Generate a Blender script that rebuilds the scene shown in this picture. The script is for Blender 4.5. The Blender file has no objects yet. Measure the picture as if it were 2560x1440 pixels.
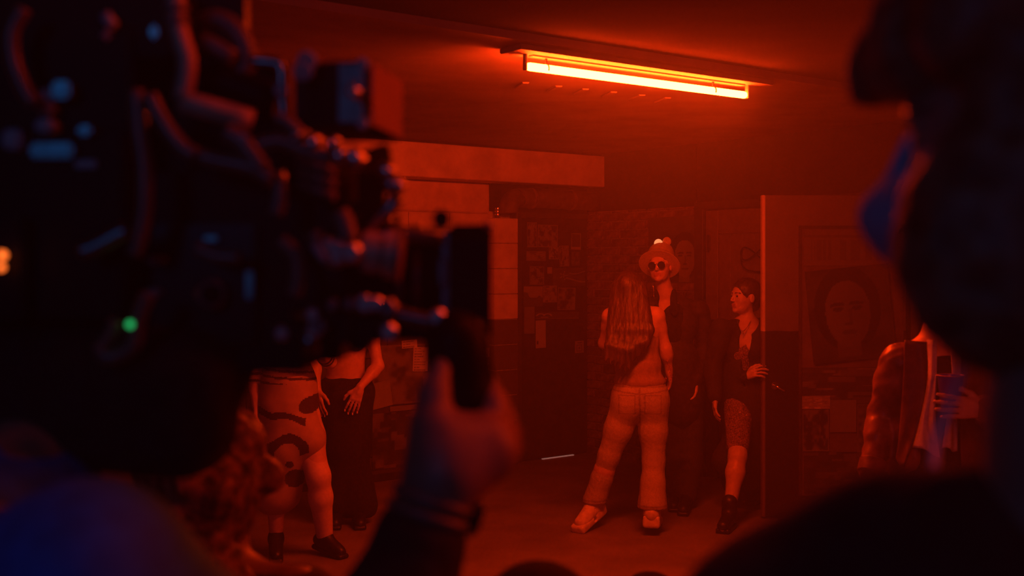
import bpy, bmesh, math, random
import numpy as np
from mathutils import Vector, Matrix

random.seed(4)
C = bpy.context.scene.collection
sc = bpy.context.scene
F = 2844.0          # focal length in pixels of the 2560 wide frame
HZ = 660.0          # pixel row of the horizon
H = 1.72            # camera height

# ------------------------------------------------------------------ camera, world, lights, exposure
cam_d = bpy.data.cameras.new('camera')
cam_d.sensor_width = 36.0
cam_d.lens = F / 2560.0 * 36.0
cam_d.shift_y = -(720.0 - HZ) / 2560.0
cam_d.clip_start = 0.02
cam_d.clip_end = 60
cam_d.dof.use_dof = True
cam_d.dof.focus_distance = 7.6
cam_d.dof.aperture_fstop = 3.0
cam = bpy.data.objects.new('camera', cam_d)
cam.location = (0, 0, H)
cam.rotation_euler = (math.radians(90), 0, 0)
C.objects.link(cam)
sc.camera = cam

world = bpy.data.worlds.new('world')
sc.world = world
world.use_nodes = True
wn = world.node_tree
wn.nodes.clear()
w_out = wn.nodes.new('ShaderNodeOutputWorld')
w_bg = wn.nodes.new('ShaderNodeBackground')
w_bg.inputs[0].default_value = (0, 0, 0, 1)
w_bg.inputs[1].default_value = 0
wn.links.new(w_bg.outputs[0], w_out.inputs[0])
w_vol = wn.nodes.new('ShaderNodeVolumeScatter')      # stage haze filling the place
w_vol.inputs['Color'].default_value = (0.95, 0.95, 0.95, 1)
w_vol.inputs['Density'].default_value = 0.025
w_vol.inputs['Anisotropy'].default_value = 0.35
wn.links.new(w_vol.outputs[0], w_out.inputs[1])

def lamp(name, kind, loc, target, energy, color, size=0.3):
    d = bpy.data.lights.new(name, kind)
    d.energy = energy
    d.color = color
    if kind == 'AREA':
        d.size = size
    else:
        d.shadow_soft_size = size
    o = bpy.data.objects.new(name, d)
    o.location = loc
    o.rotation_euler = (Vector(target) - Vector(loc)).to_track_quat('-Z', 'Y').to_euler()
    C.objects.link(o)
    return o

# the crew's blue work light, standing behind the photographer on the left
lamp('blue_work_light', 'AREA', (-0.95, -1.3, 2.35), (0.1, 1.2, 1.5), 2.5, (0.008, 0.30, 1.0), 0.5)

TUBE_E = 330.0
TUBE_C = (1.0, 0.038, 0.0026)

vs = sc.view_settings
vs.view_transform = 'Standard'
vs.look = 'None'
vs.exposure = 0.0
vs.gamma = 1.0
vs.use_curve_mapping = False
sc.cycles.use_light_tree = False
sc.cycles.max_bounces = 4
sc.cycles.diffuse_bounces = 3
sc.cycles.glossy_bounces = 2
sc.cycles.adaptive_threshold = 0.04
sc.cycles.volume_bounces = 0

# ------------------------------------------------------------------ helpers
def P(px, py, y):
    """world point seen at pixel (px, py) at distance y"""
    return np.array([(px - 1280.0) * y / F, y, H - (py - HZ) * y / F])

def nrm(v):
    v = np.asarray(v, float)
    return v / (np.linalg.norm(v) + 1e-12)

MATS = {}
def mat(name, col, rough=0.7, metal=0.0, var=0.15, scale=30.0, bump=0.0, stretch=(1, 1, 1), spec=0.5, sheen=0.0, emit=None, coat=0.0, dark=None):
    if name in MATS:
        return MATS[name]
    m = bpy.data.materials.new(name)
    m.use_nodes = True
    nt = m.node_tree
    b = nt.nodes['Principled BSDF']
    tc = nt.nodes.new('ShaderNodeTexCoord')
    mp = nt.nodes.new('ShaderNodeMapping')
    mp.inputs['Scale'].default_value = stretch
    nz = nt.nodes.new('ShaderNodeTexNoise')
    nz.inputs['Scale'].default_value = scale
    nz.inputs['Detail'].default_value = 5
    nt.links.new(tc.outputs['Object'], mp.inputs[0])
    nt.links.new(mp.outputs[0], nz.inputs['Vector'])
    cr = nt.nodes.new('ShaderNodeMix')
    cr.data_type = 'RGBA'
    d = dark if dark else tuple(c * (1 - var * 2) for c in col)
    l = tuple(min(1, c * (1 + var)) for c in col)
    mr = nt.nodes.new('ShaderNodeMapRange')
    mr.inputs[1].default_value = 0.3
    mr.inputs[2].default_value = 0.7
    nt.links.new(nz.outputs['Fac'], mr.inputs[0])
    nt.links.new(mr.outputs[0], cr.inputs['Factor'])
    cr.inputs['A'].default_value = (*d, 1)
    cr.inputs['B'].default_value = (*l, 1)
    nt.links.new(cr.outputs['Result'], b.inputs['Base Color'])
    b.inputs['Roughness'].default_value = rough
    b.inputs['Metallic'].default_value = metal
    b.inputs['Specular IOR Level'].default_value = spec
    b.inputs['Sheen Weight'].default_value = sheen
    b.inputs['Coat Weight'].default_value = coat
    if bump:
        bp = nt.nodes.new('ShaderNodeBump')
        bp.inputs['Strength'].default_value = bump
        bp.inputs['Distance'].default_value = 0.01
        nt.links.new(nz.outputs['Fac'], bp.inputs['Height'])
        nt.links.new(bp.outputs[0], b.inputs['Normal'])
    if emit:
        m.cycles.emission_sampling = 'NONE'
        b.inputs['Emission Color'].default_value = (*emit[:3], 1)
        b.inputs['Emission Strength'].default_value = emit[3]
    MATS[name] = m
    return m

def two_tone(name, top, low, zline, rough=0.6, scale=8, bump=0.15):
    """paint changing colour at a height, with a hand-painted edge and some chips"""
    m = bpy.data.materials.new(name)
    m.use_nodes = True
    nt = m.node_tree
    b = nt.nodes['Principled BSDF']
    g = nt.nodes.new('ShaderNodeNewGeometry')
    sx = nt.nodes.new('ShaderNodeSeparateXYZ')
    nt.links.new(g.outputs['Position'], sx.inputs[0])
    nz = nt.nodes.new('ShaderNodeTexNoise')
    nz.inputs['Scale'].default_value = scale
    nz.inputs['Detail'].default_value = 8
    nt.links.new(g.outputs['Position'], nz.inputs['Vector'])
    ma = nt.nodes.new('ShaderNodeMath'); ma.operation = 'MULTIPLY_ADD'
    ma.inputs[1].default_value = 0.025
    nt.links.new(nz.outputs['Fac'], ma.inputs[0])
    nt.links.new(sx.outputs['Z'], ma.inputs[2])
    gt = nt.nodes.new('ShaderNodeMath'); gt.operation = 'GREATER_THAN'
    gt.inputs[1].default_value = zline + 0.015
    nt.links.new(ma.outputs[0], gt.inputs[0])
    mx = nt.nodes.new('ShaderNodeMix'); mx.data_type = 'RGBA'
    mx.inputs['A'].default_value = (*low, 1)
    mx.inputs['B'].default_value = (*top, 1)
    nt.links.new(gt.outputs[0], mx.inputs['Factor'])
    m2 = nt.nodes.new('ShaderNodeMix'); m2.data_type = 'RGBA'; m2.blend_type = 'MULTIPLY'
    m2.inputs['Factor'].default_value = 0.35
    cr = nt.nodes.new('ShaderNodeValToRGB')
    cr.color_ramp.elements[0].position = 0.3
    cr.color_ramp.elements[0].color = (0.3, 0.3, 0.3, 1)
    cr.color_ramp.elements[1].position = 0.65
    nt.links.new(nz.outputs['Fac'], cr.inputs[0])
    nt.links.new(mx.outputs['Result'], m2.inputs['A'])
    nt.links.new(cr.outputs[0], m2.inputs['B'])
    nt.links.new(m2.outputs['Result'], b.inputs['Base Color'])
    b.inputs['Roughness'].default_value = rough
    bp = nt.nodes.new('ShaderNodeBump')
    bp.inputs['Strength'].default_value = bump
    bp.inputs['Distance'].default_value = 0.01
    nt.links.new(nz.outputs['Fac'], bp.inputs['Height'])
    nt.links.new(bp.outputs[0], b.inputs['Normal'])
    MATS[name] = m
    return m

def link(name, me, m, parent=None, smooth=False, loc=(0, 0, 0)):
    """one mesh object; me holds world coordinates minus loc"""
    if m is not None and not me.materials:
        for q in (m if isinstance(m, (list, tuple)) else [m]):
            me.materials.append(q)
    if smooth:
        me.polygons.foreach_set('use_smooth', [True] * len(me.polygons))
    o = bpy.data.objects.new(name, me)
    C.objects.link(o)
    if parent is not None:
        o.parent = parent
        base = np.zeros(3)
        q = parent
        while q is not None:
            base += np.array(q.location)
            q = q.parent
        o.location = tuple(np.array(loc) - base)
    else:
        o.location = tuple(loc)
    return o

def pymesh(name, v, f):
    me = bpy.data.meshes.new(name)
    me.from_pydata([tuple(map(float, q)) for q in v], [], [tuple(q) for q in f])
    me.update()
    return me

def tag(o, label=None, cat=None, group=None, kind=None):
    if label: o['label'] = label
    if cat: o['category'] = cat
    if group: o['group'] = group
    if kind: o['kind'] = kind
    return o

def thing(name, label, cat, loc, group=None):
    o = bpy.data.objects.new(name, None)
    o.empty_display_size = 0.1
    C.objects.link(o)
    o.location = tuple(map(float, loc))
    return tag(o, label, cat, group)

BOXF = [(0, 3, 2, 1), (4, 5, 6, 7), (0, 1, 5, 4), (1, 2, 6, 5), (2, 3, 7, 6), (3, 0, 4, 7)]
def bevel_me(me, off, seg=1):
    bm = bmesh.new(); bm.from_mesh(me)
    bmesh.ops.recalc_face_normals(bm, faces=bm.faces)
    if off > 0:
        bmesh.ops.bevel(bm, geom=bm.edges[:], offset=off, segments=seg, affect='EDGES', clamp_overlap=True)
    bm.to_mesh(me); bm.free()
    return me

def pbox(name, O, A, B, Cc, m, parent=None, bev=0.002, seg=2):
    """box with corner O and the three neighbouring corners A, B, Cc"""
    O, A, B, Cc = [np.asarray(q, float) for q in (O, A, B, Cc)]
    a, b, c = A - O, B - O, Cc - O
    vs_ = [O, O + a, O + a + b, O + b, O + c, O + a + c, O + a + b + c, O + b + c]
    base = sum(vs_) / 8.0
    me = pymesh(name, [q - base for q in vs_], BOXF)
    bevel_me(me, bev, seg)
    return link(name, me, m, parent, False, base)

def obox(name, c, half, axes, m, parent=None, bev=0.002, seg=1):
    """oriented box"""
    c = np.asarray(c, float)
    ax = [nrm(q) for q in axes]
    vs_ = []
    for z in (-1, 1):
        for x, y in ((-1, -1), (1, -1), (1, 1), (-1, 1)):
            vs_.append(ax[0] * half[0] * x + ax[1] * half[1] * y + ax[2] * half[2] * z)
    me = pymesh(name, vs_, BOXF)
    bevel_me(me, bev, seg)
    return link(name, me, m, parent, False, c)

def smooth_path(pts, n=6):
    pts = [np.asarray(p, float) for p in pts]
    if len(pts) < 3:
        return pts
    out = []
    ext = [2 * pts[0] - pts[1]] + pts + [2 * pts[-1] - pts[-2]]
    for i in range(1, len(ext) - 2):
        p0, p1, p2, p3 = ext[i - 1:i + 3]
        for k in range(n):
            t = k / n
            out.append(0.5 * ((2 * p1) + (-p0 + p2) * t + (2 * p0 - 5 * p1 + 4 * p2 - p3) * t * t + (-p0 + 3 * p1 - 3 * p2 + p3) * t ** 3))
    out.append(pts[-1])
    return out

def sweep(pts, r, n=10, closed_ends=True):
    """verts, faces of a tube; r number or list"""
    pts = [np.asarray(p, float) for p in pts]
    L = len(pts)
    rr = [r] * L if np.isscalar(r) else list(r)
    v, f = [], []
    t0 = nrm(pts[1] - pts[0])
    up = np.array([0, 0, 1.0]) if abs(t0[2]) < 0.9 else np.array([1.0, 0, 0])
    a = nrm(np.cross(t0, up))
    for i, p in enumerate(pts):
        t = nrm(pts[min(i + 1, L - 1)] - pts[max(i - 1, 0)])
        a = nrm(a - t * np.dot(a, t))
        b = np.cross(t, a)
        for k in range(n):
            q = 2 * math.pi * k / n
            v.append(p + rr[i] * (math.cos(q) * a + math.sin(q) * b))
    for i in range(L - 1):
        for k in range(n):
            k2 = (k + 1) % n
            f.append((i * n + k, i * n + k2, (i + 1) * n + k2, (i + 1) * n + k))
    if closed_ends:
        f.append(tuple(range(n - 1, -1, -1)))
        f.append(tuple((L - 1) * n + k for k in range(n)))
    return v, f

def tube(name, pts, r, m, parent=None, n=10, sm=6):
    pts = smooth_path(pts, sm) if sm else [np.asarray(p, float) for p in pts]
    if not np.isscalar(r):
        r = list(np.interp(np.linspace(0, 1, len(pts)), np.linspace(0, 1, len(r)), r))
    base = sum(pts) / len(pts)
    v, f = sweep([p - base for p in pts], r, n)
    o = link(name, pymesh(name, v, f), m, parent, True, base)
    for p in o.data.polygons:
        if len(p.vertices) > 4: p.use_smooth = False
    return o

def lathe(name, a, b, prof, m, parent=None, n=28, smooth=True):
    """surface of revolution about axis a->b; prof = [(t along axis 0..1, radius)]"""
    a = np.asarray(a, float); b = np.asarray(b, float)
    base = (a + b) / 2
    t = nrm(b - a)
    up = np.array([0, 0, 1.0]) if abs(t[2]) < 0.9 else np.array([1.0, 0, 0])
    u = nrm(np.cross(t, up)); w = np.cross(t, u)
    v, f = [], []
    for s, r in prof:
        p = a + (b - a) * s - base
        for k in range(n):
            q = 2 * math.pi * k / n
            v.append(p + r * (math.cos(q) * u + math.sin(q) * w))
    for i in range(len(prof) - 1):
        for k in range(n):
            k2 = (k + 1) % n
            f.append((i * n + k, i * n + k2, (i + 1) * n + k2, (i + 1) * n + k))
    f.append(tuple(range(n - 1, -1, -1)))
    f.append(tuple((len(prof) - 1) * n + k for k in range(n)))
    me = pymesh(name, v, f)
    bm = bmesh.new(); bm.from_mesh(me)
    bmesh.ops.recalc_face_normals(bm, faces=bm.faces)
    bm.to_mesh(me); bm.free()
    o = link(name, me, m, parent, False, base)
    if smooth:
        bm = bmesh.new(); bm.from_mesh(me)
        for fc in bm.faces:
            fc.smooth = len(fc.verts) <= 4
        for e in bm.edges:
            if len(e.link_faces) == 2 and e.calc_face_angle(0) > 0.6:
                e.smooth = False
        bm.to_mesh(me); bm.free()
    return o

def cyl(name, a, b, r, m, parent=None, n=24, ch=0.08):
    L = np.linalg.norm(np.asarray(b, float) - np.asarray(a, float))
    c = min(r * 0.15, L * 0.2)
    return lathe(name, a, b, [(0, r - c), (c / L, r), (1 - c / L, r), (1, r - c)], m, parent, n)

# ------------------------------------------------------------------ distance-field modelling (bodies, clothes, hair)
def cap(a, b, ra, rb=None, k=0.02, op='+'):
    return ('cap', np.asarray(a, float), np.asarray(b, float), ra, ra if rb is None else rb, k, op)
def ell(c, r, R=None, k=0.02, op='+'):
    return ('ell', np.asarray(c, float), np.asarray(r, float), R, None, k, op)
def rbox(c, half, R=None, rd=0.01, k=0.01, op='+'):
    return ('box', np.asarray(c, float), np.asarray(half, float), R, rd, k, op)
def half(p, n, k=0.005):
    """keep only the side of the plane that n points away from"""
    return ('half', np.asarray(p, float), nrm(n), None, None, k, '&')

def chain(pts, rs, k=0.02, op='+'):
    return [cap(pts[i], pts[i + 1], rs[i], rs[i + 1], k, op) for i in range(len(pts) - 1)]

def bounds(pr):
    lo = np.full(3, 1e9); hi = -lo
    for q in pr:
        if q[6] != '+': continue
        l, h_ = pbb(q)
        lo = np.minimum(lo, l); hi = np.maximum(hi, h_)
    return lo, hi

def pbb(q):
    if q[0] == 'cap':
        r = max(q[3], q[4])
        return np.minimum(q[1], q[2]) - r, np.maximum(q[1], q[2]) + r
    r = np.max(q[2]) if q[3] is not None else q[2]
    if q[0] == 'box' and q[3] is not None:
        r = np.linalg.norm(q[2])
    return q[1] - r, q[1] + r

def wob(X, Y, Z, freq, seed):
    rs = np.random.RandomState(seed)
    out = 0
    for i in range(5):
        d = rs.normal(size=3); d /= np.linalg.norm(d)
        fr = freq * (0.6 + rs.rand() * 1.0)
        out = out + np.sin((X * d[0] + Y * d[1] + Z * d[2]) * fr + rs.rand() * 6.3)
    return out / 5.0

def field(pr, h, wr=None):
    lo, hi = bounds(pr)
    pad = 3 * h + 0.012
    lo = lo - pad; hi = hi + pad
    n = np.ceil((hi - lo) / h).astype(int) + 1
    ax = [lo[i] + h * np.arange(n[i]) for i in range(3)]
    f = np.full(tuple(n), 0.5, np.float32)
    for q in pr:
        kind, op, k = q[0], q[6], q[5]
        if kind == 'half':
            X = ax[0][:, None, None]; Y = ax[1][None, :, None]; Z = ax[2][None, None, :]
            d = (X - q[1][0]) * q[2][0] + (Y - q[1][1]) * q[2][1] + (Z - q[1][2]) * q[2][2]
            np.maximum(f, d.astype(np.float32), out=f)
            continue
        l, u = pbb(q)
        mg = k + 3 * h + 0.01
        i0 = np.maximum(np.floor((l - mg - lo) / h).astype(int), 0)
        i1 = np.minimum(np.ceil((u + mg - lo) / h).astype(int) + 1, n)
        if np.any(i1 <= i0): continue
        sl = tuple(slice(i0[i], i1[i]) for i in range(3))
        X = ax[0][sl[0]][:, None, None]; Y = ax[1][sl[1]][None, :, None]; Z = ax[2][sl[2]][None, None, :]
        if kind == 'cap':
            a, b = q[1], q[2]
            d0 = b - a; L2 = float(d0 @ d0) + 1e-12
            t = ((X - a[0]) * d0[0] + (Y - a[1]) * d0[1] + (Z - a[2]) * d0[2]) / L2
            t = np.clip(t, 0, 1)
            d = np.sqrt((X - a[0] - t * d0[0]) ** 2 + (Y - a[1] - t * d0[1]) ** 2 + (Z - a[2] - t * d0[2]) ** 2) - (q[3] + (q[4] - q[3]) * t)
        else:
            x, y, z = X - q[1][0], Y - q[1][1], Z - q[1][2]
            if q[3] is not None:
                R = q[3]
                x, y, z = (x * R[0][0] + y * R[0][1] + z * R[0][2], x * R[1][0] + y * R[1][1] + z * R[1][2], x * R[2][0] + y * R[2][1] + z * R[2][2])
            r = q[2]
            if kind == 'ell':
                k0 = np.sqrt((x / r[0]) ** 2 + (y / r[1]) ** 2 + (z / r[2]) ** 2)
                k1 = np.sqrt((x / r[0] ** 2) ** 2 + (y / r[1] ** 2) ** 2 + (z / r[2] ** 2) ** 2) + 1e-9
                d = k0 * (k0 - 1.0) / k1
                d = np.where(k0 < 0.2, -min(r) * (1 - k0), d)
            else:
                rd = q[4]
                ax_, ay_, az_ = np.abs(x) - (r[0] - rd), np.abs(y) - (r[1] - rd), np.abs(z) - (r[2] - rd)
                d = np.sqrt(np.maximum(ax_, 0) ** 2 + np.maximum(ay_, 0) ** 2 + np.maximum(az_, 0) ** 2) + np.minimum(np.maximum(np.maximum(ax_, ay_), az_), 0) - rd
        d = d.astype(np.float32)
        g = f[sl]
        if op == '+':
            hh = np.maximum(k - np.abs(g - d), 0) / max(k, 1e-6)
            f[sl] = np.minimum(g, d) - hh * hh * k * 0.25
        elif op == '-':
            d = -d
            hh = np.maximum(k - np.abs(g - d), 0) / max(k, 1e-6)
            f[sl] = np.maximum(g, d) + hh * hh * k * 0.25
    if wr:
        X = ax[0][:, None, None]; Y = ax[1][None, :, None]; Z = ax[2][None, None, :]
        for amp, freq, seed, st in wr:
            f += (amp * wob(X * st[0], Y * st[1], Z * st[2], freq, seed)).astype(np.float32)
    return f, lo

def nets(f, lo, h):
    """surface nets: quads around the zero level of f"""
    s = f < 0
    n = np.array(f.shape)
    c = np.zeros(tuple(n - 1), np.int8)
    for i in (0, 1):
        for j in (0, 1):
            for k in (0, 1):
                c += s[i:n[0] - 1 + i, j:n[1] - 1 + j, k:n[2] - 1 + k]
    idx = np.argwhere((c > 0) & (c < 8))
    I, J, K = idx.T
    acc = np.zeros((len(idx), 3)); cnt = np.zeros(len(idx))
    for ax in range(3):
        o1, o2 = [q for q in range(3) if q != ax]
        for a in (0, 1):
            for b in (0, 1):
                off = [0, 0, 0]; off[o1] = a; off[o2] = b
                p0 = (I + off[0], J + off[1], K + off[2])
                off2 = list(off); off2[ax] = 1
                p1 = (I + off2[0], J + off2[1], K + off2[2])
                f0, f1 = f[p0], f[p1]
                m = (f0 < 0) != (f1 < 0)
                t = np.where(m, f0 / np.where(m, f0 - f1, 1), 0)
                pos = np.tile(np.array(off, float), (len(idx), 1))
                pos[:, ax] += t
                acc[m] += pos[m]; cnt[m] += 1
    v = lo + h * (idx + acc / cnt[:, None])
    vid = np.full(tuple(n - 1), -1, np.int32)
    vid[I, J, K] = np.arange(len(idx))
    quads = []
    for ax in range(3):
        o1, o2 = [(1, 2), (2, 0), (0, 1)][ax]
        sa = [slice(None)] * 3; sb = [slice(None)] * 3
        sa[ax] = slice(0, n[ax] - 1); sb[ax] = slice(1, n[ax])
        d = s[tuple(sa)] != s[tuple(sb)]
        e = np.argwhere(d)
        e = e[(e[:, o1] > 0) & (e[:, o2] > 0) & (e[:, o1] < n[o1] - 1) & (e[:, o2] < n[o2] - 1)]
        def cell(d1, d2):
            q = e.copy(); q[:, o1] -= d1; q[:, o2] -= d2
            return vid[q[:, 0], q[:, 1], q[:, 2]]
        qd = np.stack([cell(1, 1), cell(0, 1), cell(0, 0), cell(1, 0)], 1)
        ins = s[e[:, 0], e[:, 1], e[:, 2]]
        qd[~ins] = qd[~ins][:, ::-1]
        quads.append(qd)
    return v, np.concatenate(quads)

def blob(name, pr, h, m, parent, wr=None, paint=None):
    """mesh object from primitives; paint = [(test(centres)->mask, material index)]"""
    f, lo = field(pr, h, wr)
    v, q = nets(f, lo, h)
    q = q[(q >= 0).all(1)]
    base = np.zeros(3)
    p = parent
    while p is not None:
        base += np.array(p.location); p = p.parent
    me = bpy.data.meshes.new(name)
    me.vertices.add(len(v)); me.vertices.foreach_set('co', (v - base).astype(np.float32).ravel())
    me.loops.add(len(q) * 4); me.loops.foreach_set('vertex_index', q.astype(np.int32).ravel())
    me.polygons.add(len(q)); me.polygons.foreach_set('loop_start', np.arange(0, len(q) * 4, 4, dtype=np.int32))
    for mm in (m if isinstance(m, (list, tuple)) else [m]):
        me.materials.append(mm)
    if paint:
        cen = v[q].mean(1)
        mi = np.zeros(len(q), np.int32)
        for test, i in paint:
            mi[test(cen)] = i
        me.polygons.foreach_set('material_index', mi)
    me.polygons.foreach_set('use_smooth', np.ones(len(q), bool))
    me.update(calc_edges=True)
    me.validate()
    o = bpy.data.objects.new(name, me)
    C.objects.link(o)
    o.parent = parent
    return o

# ------------------------------------------------------------------ the room: corner K, wall W runs left from it, wall S runs right from it
K = np.array([0.68, 10.34, 0.0])
U = np.array([-0.7943, -0.6075, 0.0])      # along wall W, away from the corner; also the normal of wall S
V = np.array([0.6075, -0.7943, 0.0])       # along wall S, away from the corner; also the normal of wall W
UP = np.array([0, 0, 1.0])
def Wp(t, d, z): return K + U * t + V * d + UP * z
def Sp(s, d, z): return K + V * s + U * d + UP * z
def ray(px, py): return np.array([(px - 1280.0) / F, 1.0, (HZ - py) / F])
def onW(px, py, d=0.0):
    r = ray(px, py); lam = (d + K @ V) / (r @ V)
    p = r * lam + np.array([0, 0, H])
    return (p - K) @ U, p[2]
def onS(px, py, d=0.0):
    r = ray(px, py); lam = (d + K @ U) / (r @ U)
    p = r * lam + np.array([0, 0, H])
    return (p - K) @ V, p[2]

ZL = 1.25      # height of the paint line
ZC = 2.70      # ceiling
m_wall = two_tone('wall_paint', (0.82, 0.66, 0.5), (0.10, 0.075, 0.06), ZL)
m_pier = two_tone('pier_paint', (0.85, 0.7, 0.52), (0.10, 0.07, 0.055), ZL)
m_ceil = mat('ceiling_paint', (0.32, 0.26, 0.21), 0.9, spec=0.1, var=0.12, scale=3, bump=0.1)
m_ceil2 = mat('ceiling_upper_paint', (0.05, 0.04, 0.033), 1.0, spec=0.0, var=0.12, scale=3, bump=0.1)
m_beam = mat('beam_paint', (0.8, 0.66, 0.52), 0.7, var=0.12, scale=5, bump=0.15)
m_floor = mat('floor_concrete', (0.24, 0.195, 0.165), 0.55, var=0.18, scale=2.5, bump=0.08)
m_mortar = mat('mortar', (0.36, 0.29, 0.24), 0.9, var=0.2, scale=40, bump=0.2)
m_brick = mat('brick_red', (0.26, 0.16, 0.12), 0.85, var=0.3, scale=20, bump=0.4)
m_brick2 = mat('brick_dark', (0.18, 0.11, 0.085), 0.85, var=0.3, scale=20, bump=0.4)
m_black = mat('black_paint', (0.035, 0.028, 0.025), 0.55, var=0.3, scale=12, bump=0.05)
m_dkwall = mat('dark_wall_paint', (0.045, 0.035, 0.03), 0.85, spec=0.2, var=0.2, scale=5, bump=0.15)
m_frame = mat('dark_frame_paint', (0.06, 0.045, 0.04), 0.5, var=0.2, scale=10)
m_pipe = mat('pipe_paint', (0.22, 0.16, 0.13), 0.45, var=0.2, scale=20)
m_duct = mat('duct_paint', (0.15, 0.11, 0.09), 0.6, var=0.2, scale=14)
m_brass = mat('worn_metal', (0.75, 0.62, 0.45), 0.25, 1.0, var=0.15, scale=40)

def slab(name, c0, c1, plane, m, parent=None, bev=0.0):
    """box between two (along, out, z) corners in the frame of wall W ('W') or S ('S')"""
    g = Wp if plane == 'W' else Sp
    a0, d0, z0 = c0; a1, d1, z1 = c1
    return pbox(name, g(a0, d0, z0), g(a1, d0, z0), g(a0, d1, z0), g(a0, d0, z1), m, parent, bev, 1)

floor = slab('floor', (-0.3, -0.3, -0.1), (11.0, 10.3, 0.0), 'W', m_floor); tag(floor, 'bare red-lit concrete floor of the room', kind='structure')
EDGE = 3.87
ceil = slab('ceiling', (-0.3, -0.3, ZC), (11.0, EDGE, ZC + 0.3), 'W', m_ceil); tag(ceil, 'painted ceiling behind the glowing tube', kind='structure')
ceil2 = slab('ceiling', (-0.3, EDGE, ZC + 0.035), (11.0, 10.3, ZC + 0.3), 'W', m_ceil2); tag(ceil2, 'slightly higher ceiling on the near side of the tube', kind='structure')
wl = slab('wall_left', (10.7, 0, 0), (10.9, 10.0, ZC), 'W', m_dkwall); tag(wl, kind='structure')
wb = slab('wall_rear', (0, 10.0, 0), (10.7, 10.2, ZC), 'W', m_dkwall); tag(wb, kind='structure')

# short ridges on the ceiling just behind the tube
for i, px in enumerate((1304, 1386, 1452, 1522, 1592, 1656)):
    y_ = 212 + (px - 1304) * 0.105
    z_ = ZC
    lam = (z_ - H) / ((HZ - y_) / F)
    p = ray(px, y_) * lam + np.array([0, 0, H])
    obox('ceiling_ridge', p - UP * 0.002, (0.10, 0.02, 0.006), (np.array([.22, -.975, 0]), np.array([.975, .22, 0]), UP), m_ceil, ceil, 0.005)

# ---- wall W (left): blockwork, painted cream over dark
wallW = slab('wall_left_back', (0, -0.2, 0), (10.7, -0.012, ZC), 'W', m_wall); tag(wallW, 'blockwork wall painted cream above a dark band', kind='structure')
t_pier1, _ = onW(1238, 600, 0.10); t_pier0, _ = onW(1294, 600, 0.10)
t_d0, _ = onW(1470, 1140); t_d1, _ = onW(1299, 1150)
bw, bh = 0.40, 0.20
blk = {}
def block_mesh(w, hgt, dep, m, key):
    if key not in blk:
        vs_ = []
        for z in (-1, 1):
            for x, y in ((-1, -1), (1, -1), (1, 1), (-1, 1)):
                vs_.append(np.array([x * w / 2, y * dep / 2, z * hgt / 2]))
        me = pymesh('block', vs_, BOXF)
        bevel_me(me, 0.004, 1)
        me.materials.append(m)
        blk[key] = me
    return blk[key]
def place(name, me, p, ang, parent):
    o = bpy.data.objects.new(name, me); C.objects.link(o)
    o.parent = parent
    o.location = tuple(np.asarray(p) - np.array(parent.location)); o.rotation_euler = (0, 0, ang)
    return o
angW = math.atan2(U[1], U[0]); angS = math.atan2(V[1], V[0])
rows = 11
bh = 0.195
up_ = slab('wall_left_upper', (t_pier1, -0.012, 11 * bh + 0.004), (10.7, 0.011, ZC - 0.3), 'W', m_wall); tag(up_, 'smooth cream plaster above the blockwork', kind='structure')
for r in range(rows):
    t = t_pier1 + (0.2 if r % 2 else 0.0)
    if r % 2:
        place('block', block_mesh(bw / 2 - 0.006, bh - 0.006, 0.03, m_wall, 'wh'), Wp(t_pier1 + bw / 4, -0.004 + random.uniform(-.0015, .0015), (r + .5) * bh), angW, wallW)
    while t < 4.6:
        place('block', block_mesh(bw - 0.006, bh - 0.006, 0.03, m_wall, 'w'), Wp(t + bw / 2, -0.004 + random.uniform(-.0015, .0015), (r + .5) * bh), angW, wallW)
        t += bw
pier = slab('wall_pier', (t_pier0 + 0.0, -0.01, 0), (t_pier1, 0.095, 2.11), 'W', m_mortar); tag(pier, 'narrow blockwork pier, cream above and dark below, beside the dark door', kind='structure')
pw = (t_pier1 - t_pier0)
zb = 2.11
while zb > 0.05:
    hh_ = min(0.215, zb)
    place('block', block_mesh(pw + 0.01, hh_ - 0.007, 0.12, m_pier, ('p', round(hh_, 3))), Wp((t_pier0 + t_pier1) / 2, 0.04 + random.uniform(-.001, .002), zb - hh_ / 2), angW, pier)
    zb -= 0.215
# wall above the door and the pier
hd = slab('wall_header', (0, -0.02, 2.17), (t_pier1, 0.02, ZC), 'W', m_dkwall); tag(hd, 'dark painted wall above the posted door', kind='structure')
jw = slab('wall_jamb', (t_d1, -0.02, 0), (t_pier0, 0.02, 2.17), 'W', m_frame); tag(jw, kind='structure')
# beam under the ceiling
beam = slab('trim_1', (0.0, 0.0, 2.405), (10.7, 0.25, ZC - 0.022), 'W', m_beam, bev=0.006); tag(beam, 'painted beam under the ceiling along the far wall', kind='structure')
gap_shade = slab('shade_strip', (0.0, 0.0, ZC - 0.022), (10.7, 0.225, ZC), 'W', m_frame); tag(gap_shade, kind='structure')  # dark strip stands in for the shadow line along the beam's top
# ledge of old paint on the wall below the beam
tl0, zl0 = onW(960, 512); tl1, zl1 = onW(1236, 519)
led = slab('trim_3', (t_pier1 + .02, 0.0, 2.155), (5.0, 0.02, 2.175), 'W', m_wall, bev=0.004); tag(led, 'thin painted ledge on the cream wall', kind='structure')
bsb = slab('baseboard_left', (t_pier1, 0.0, 0.0), (10.6, 0.025, 0.06), 'W', m_black, bev=0.004); tag(bsb, kind='structure')

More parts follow.
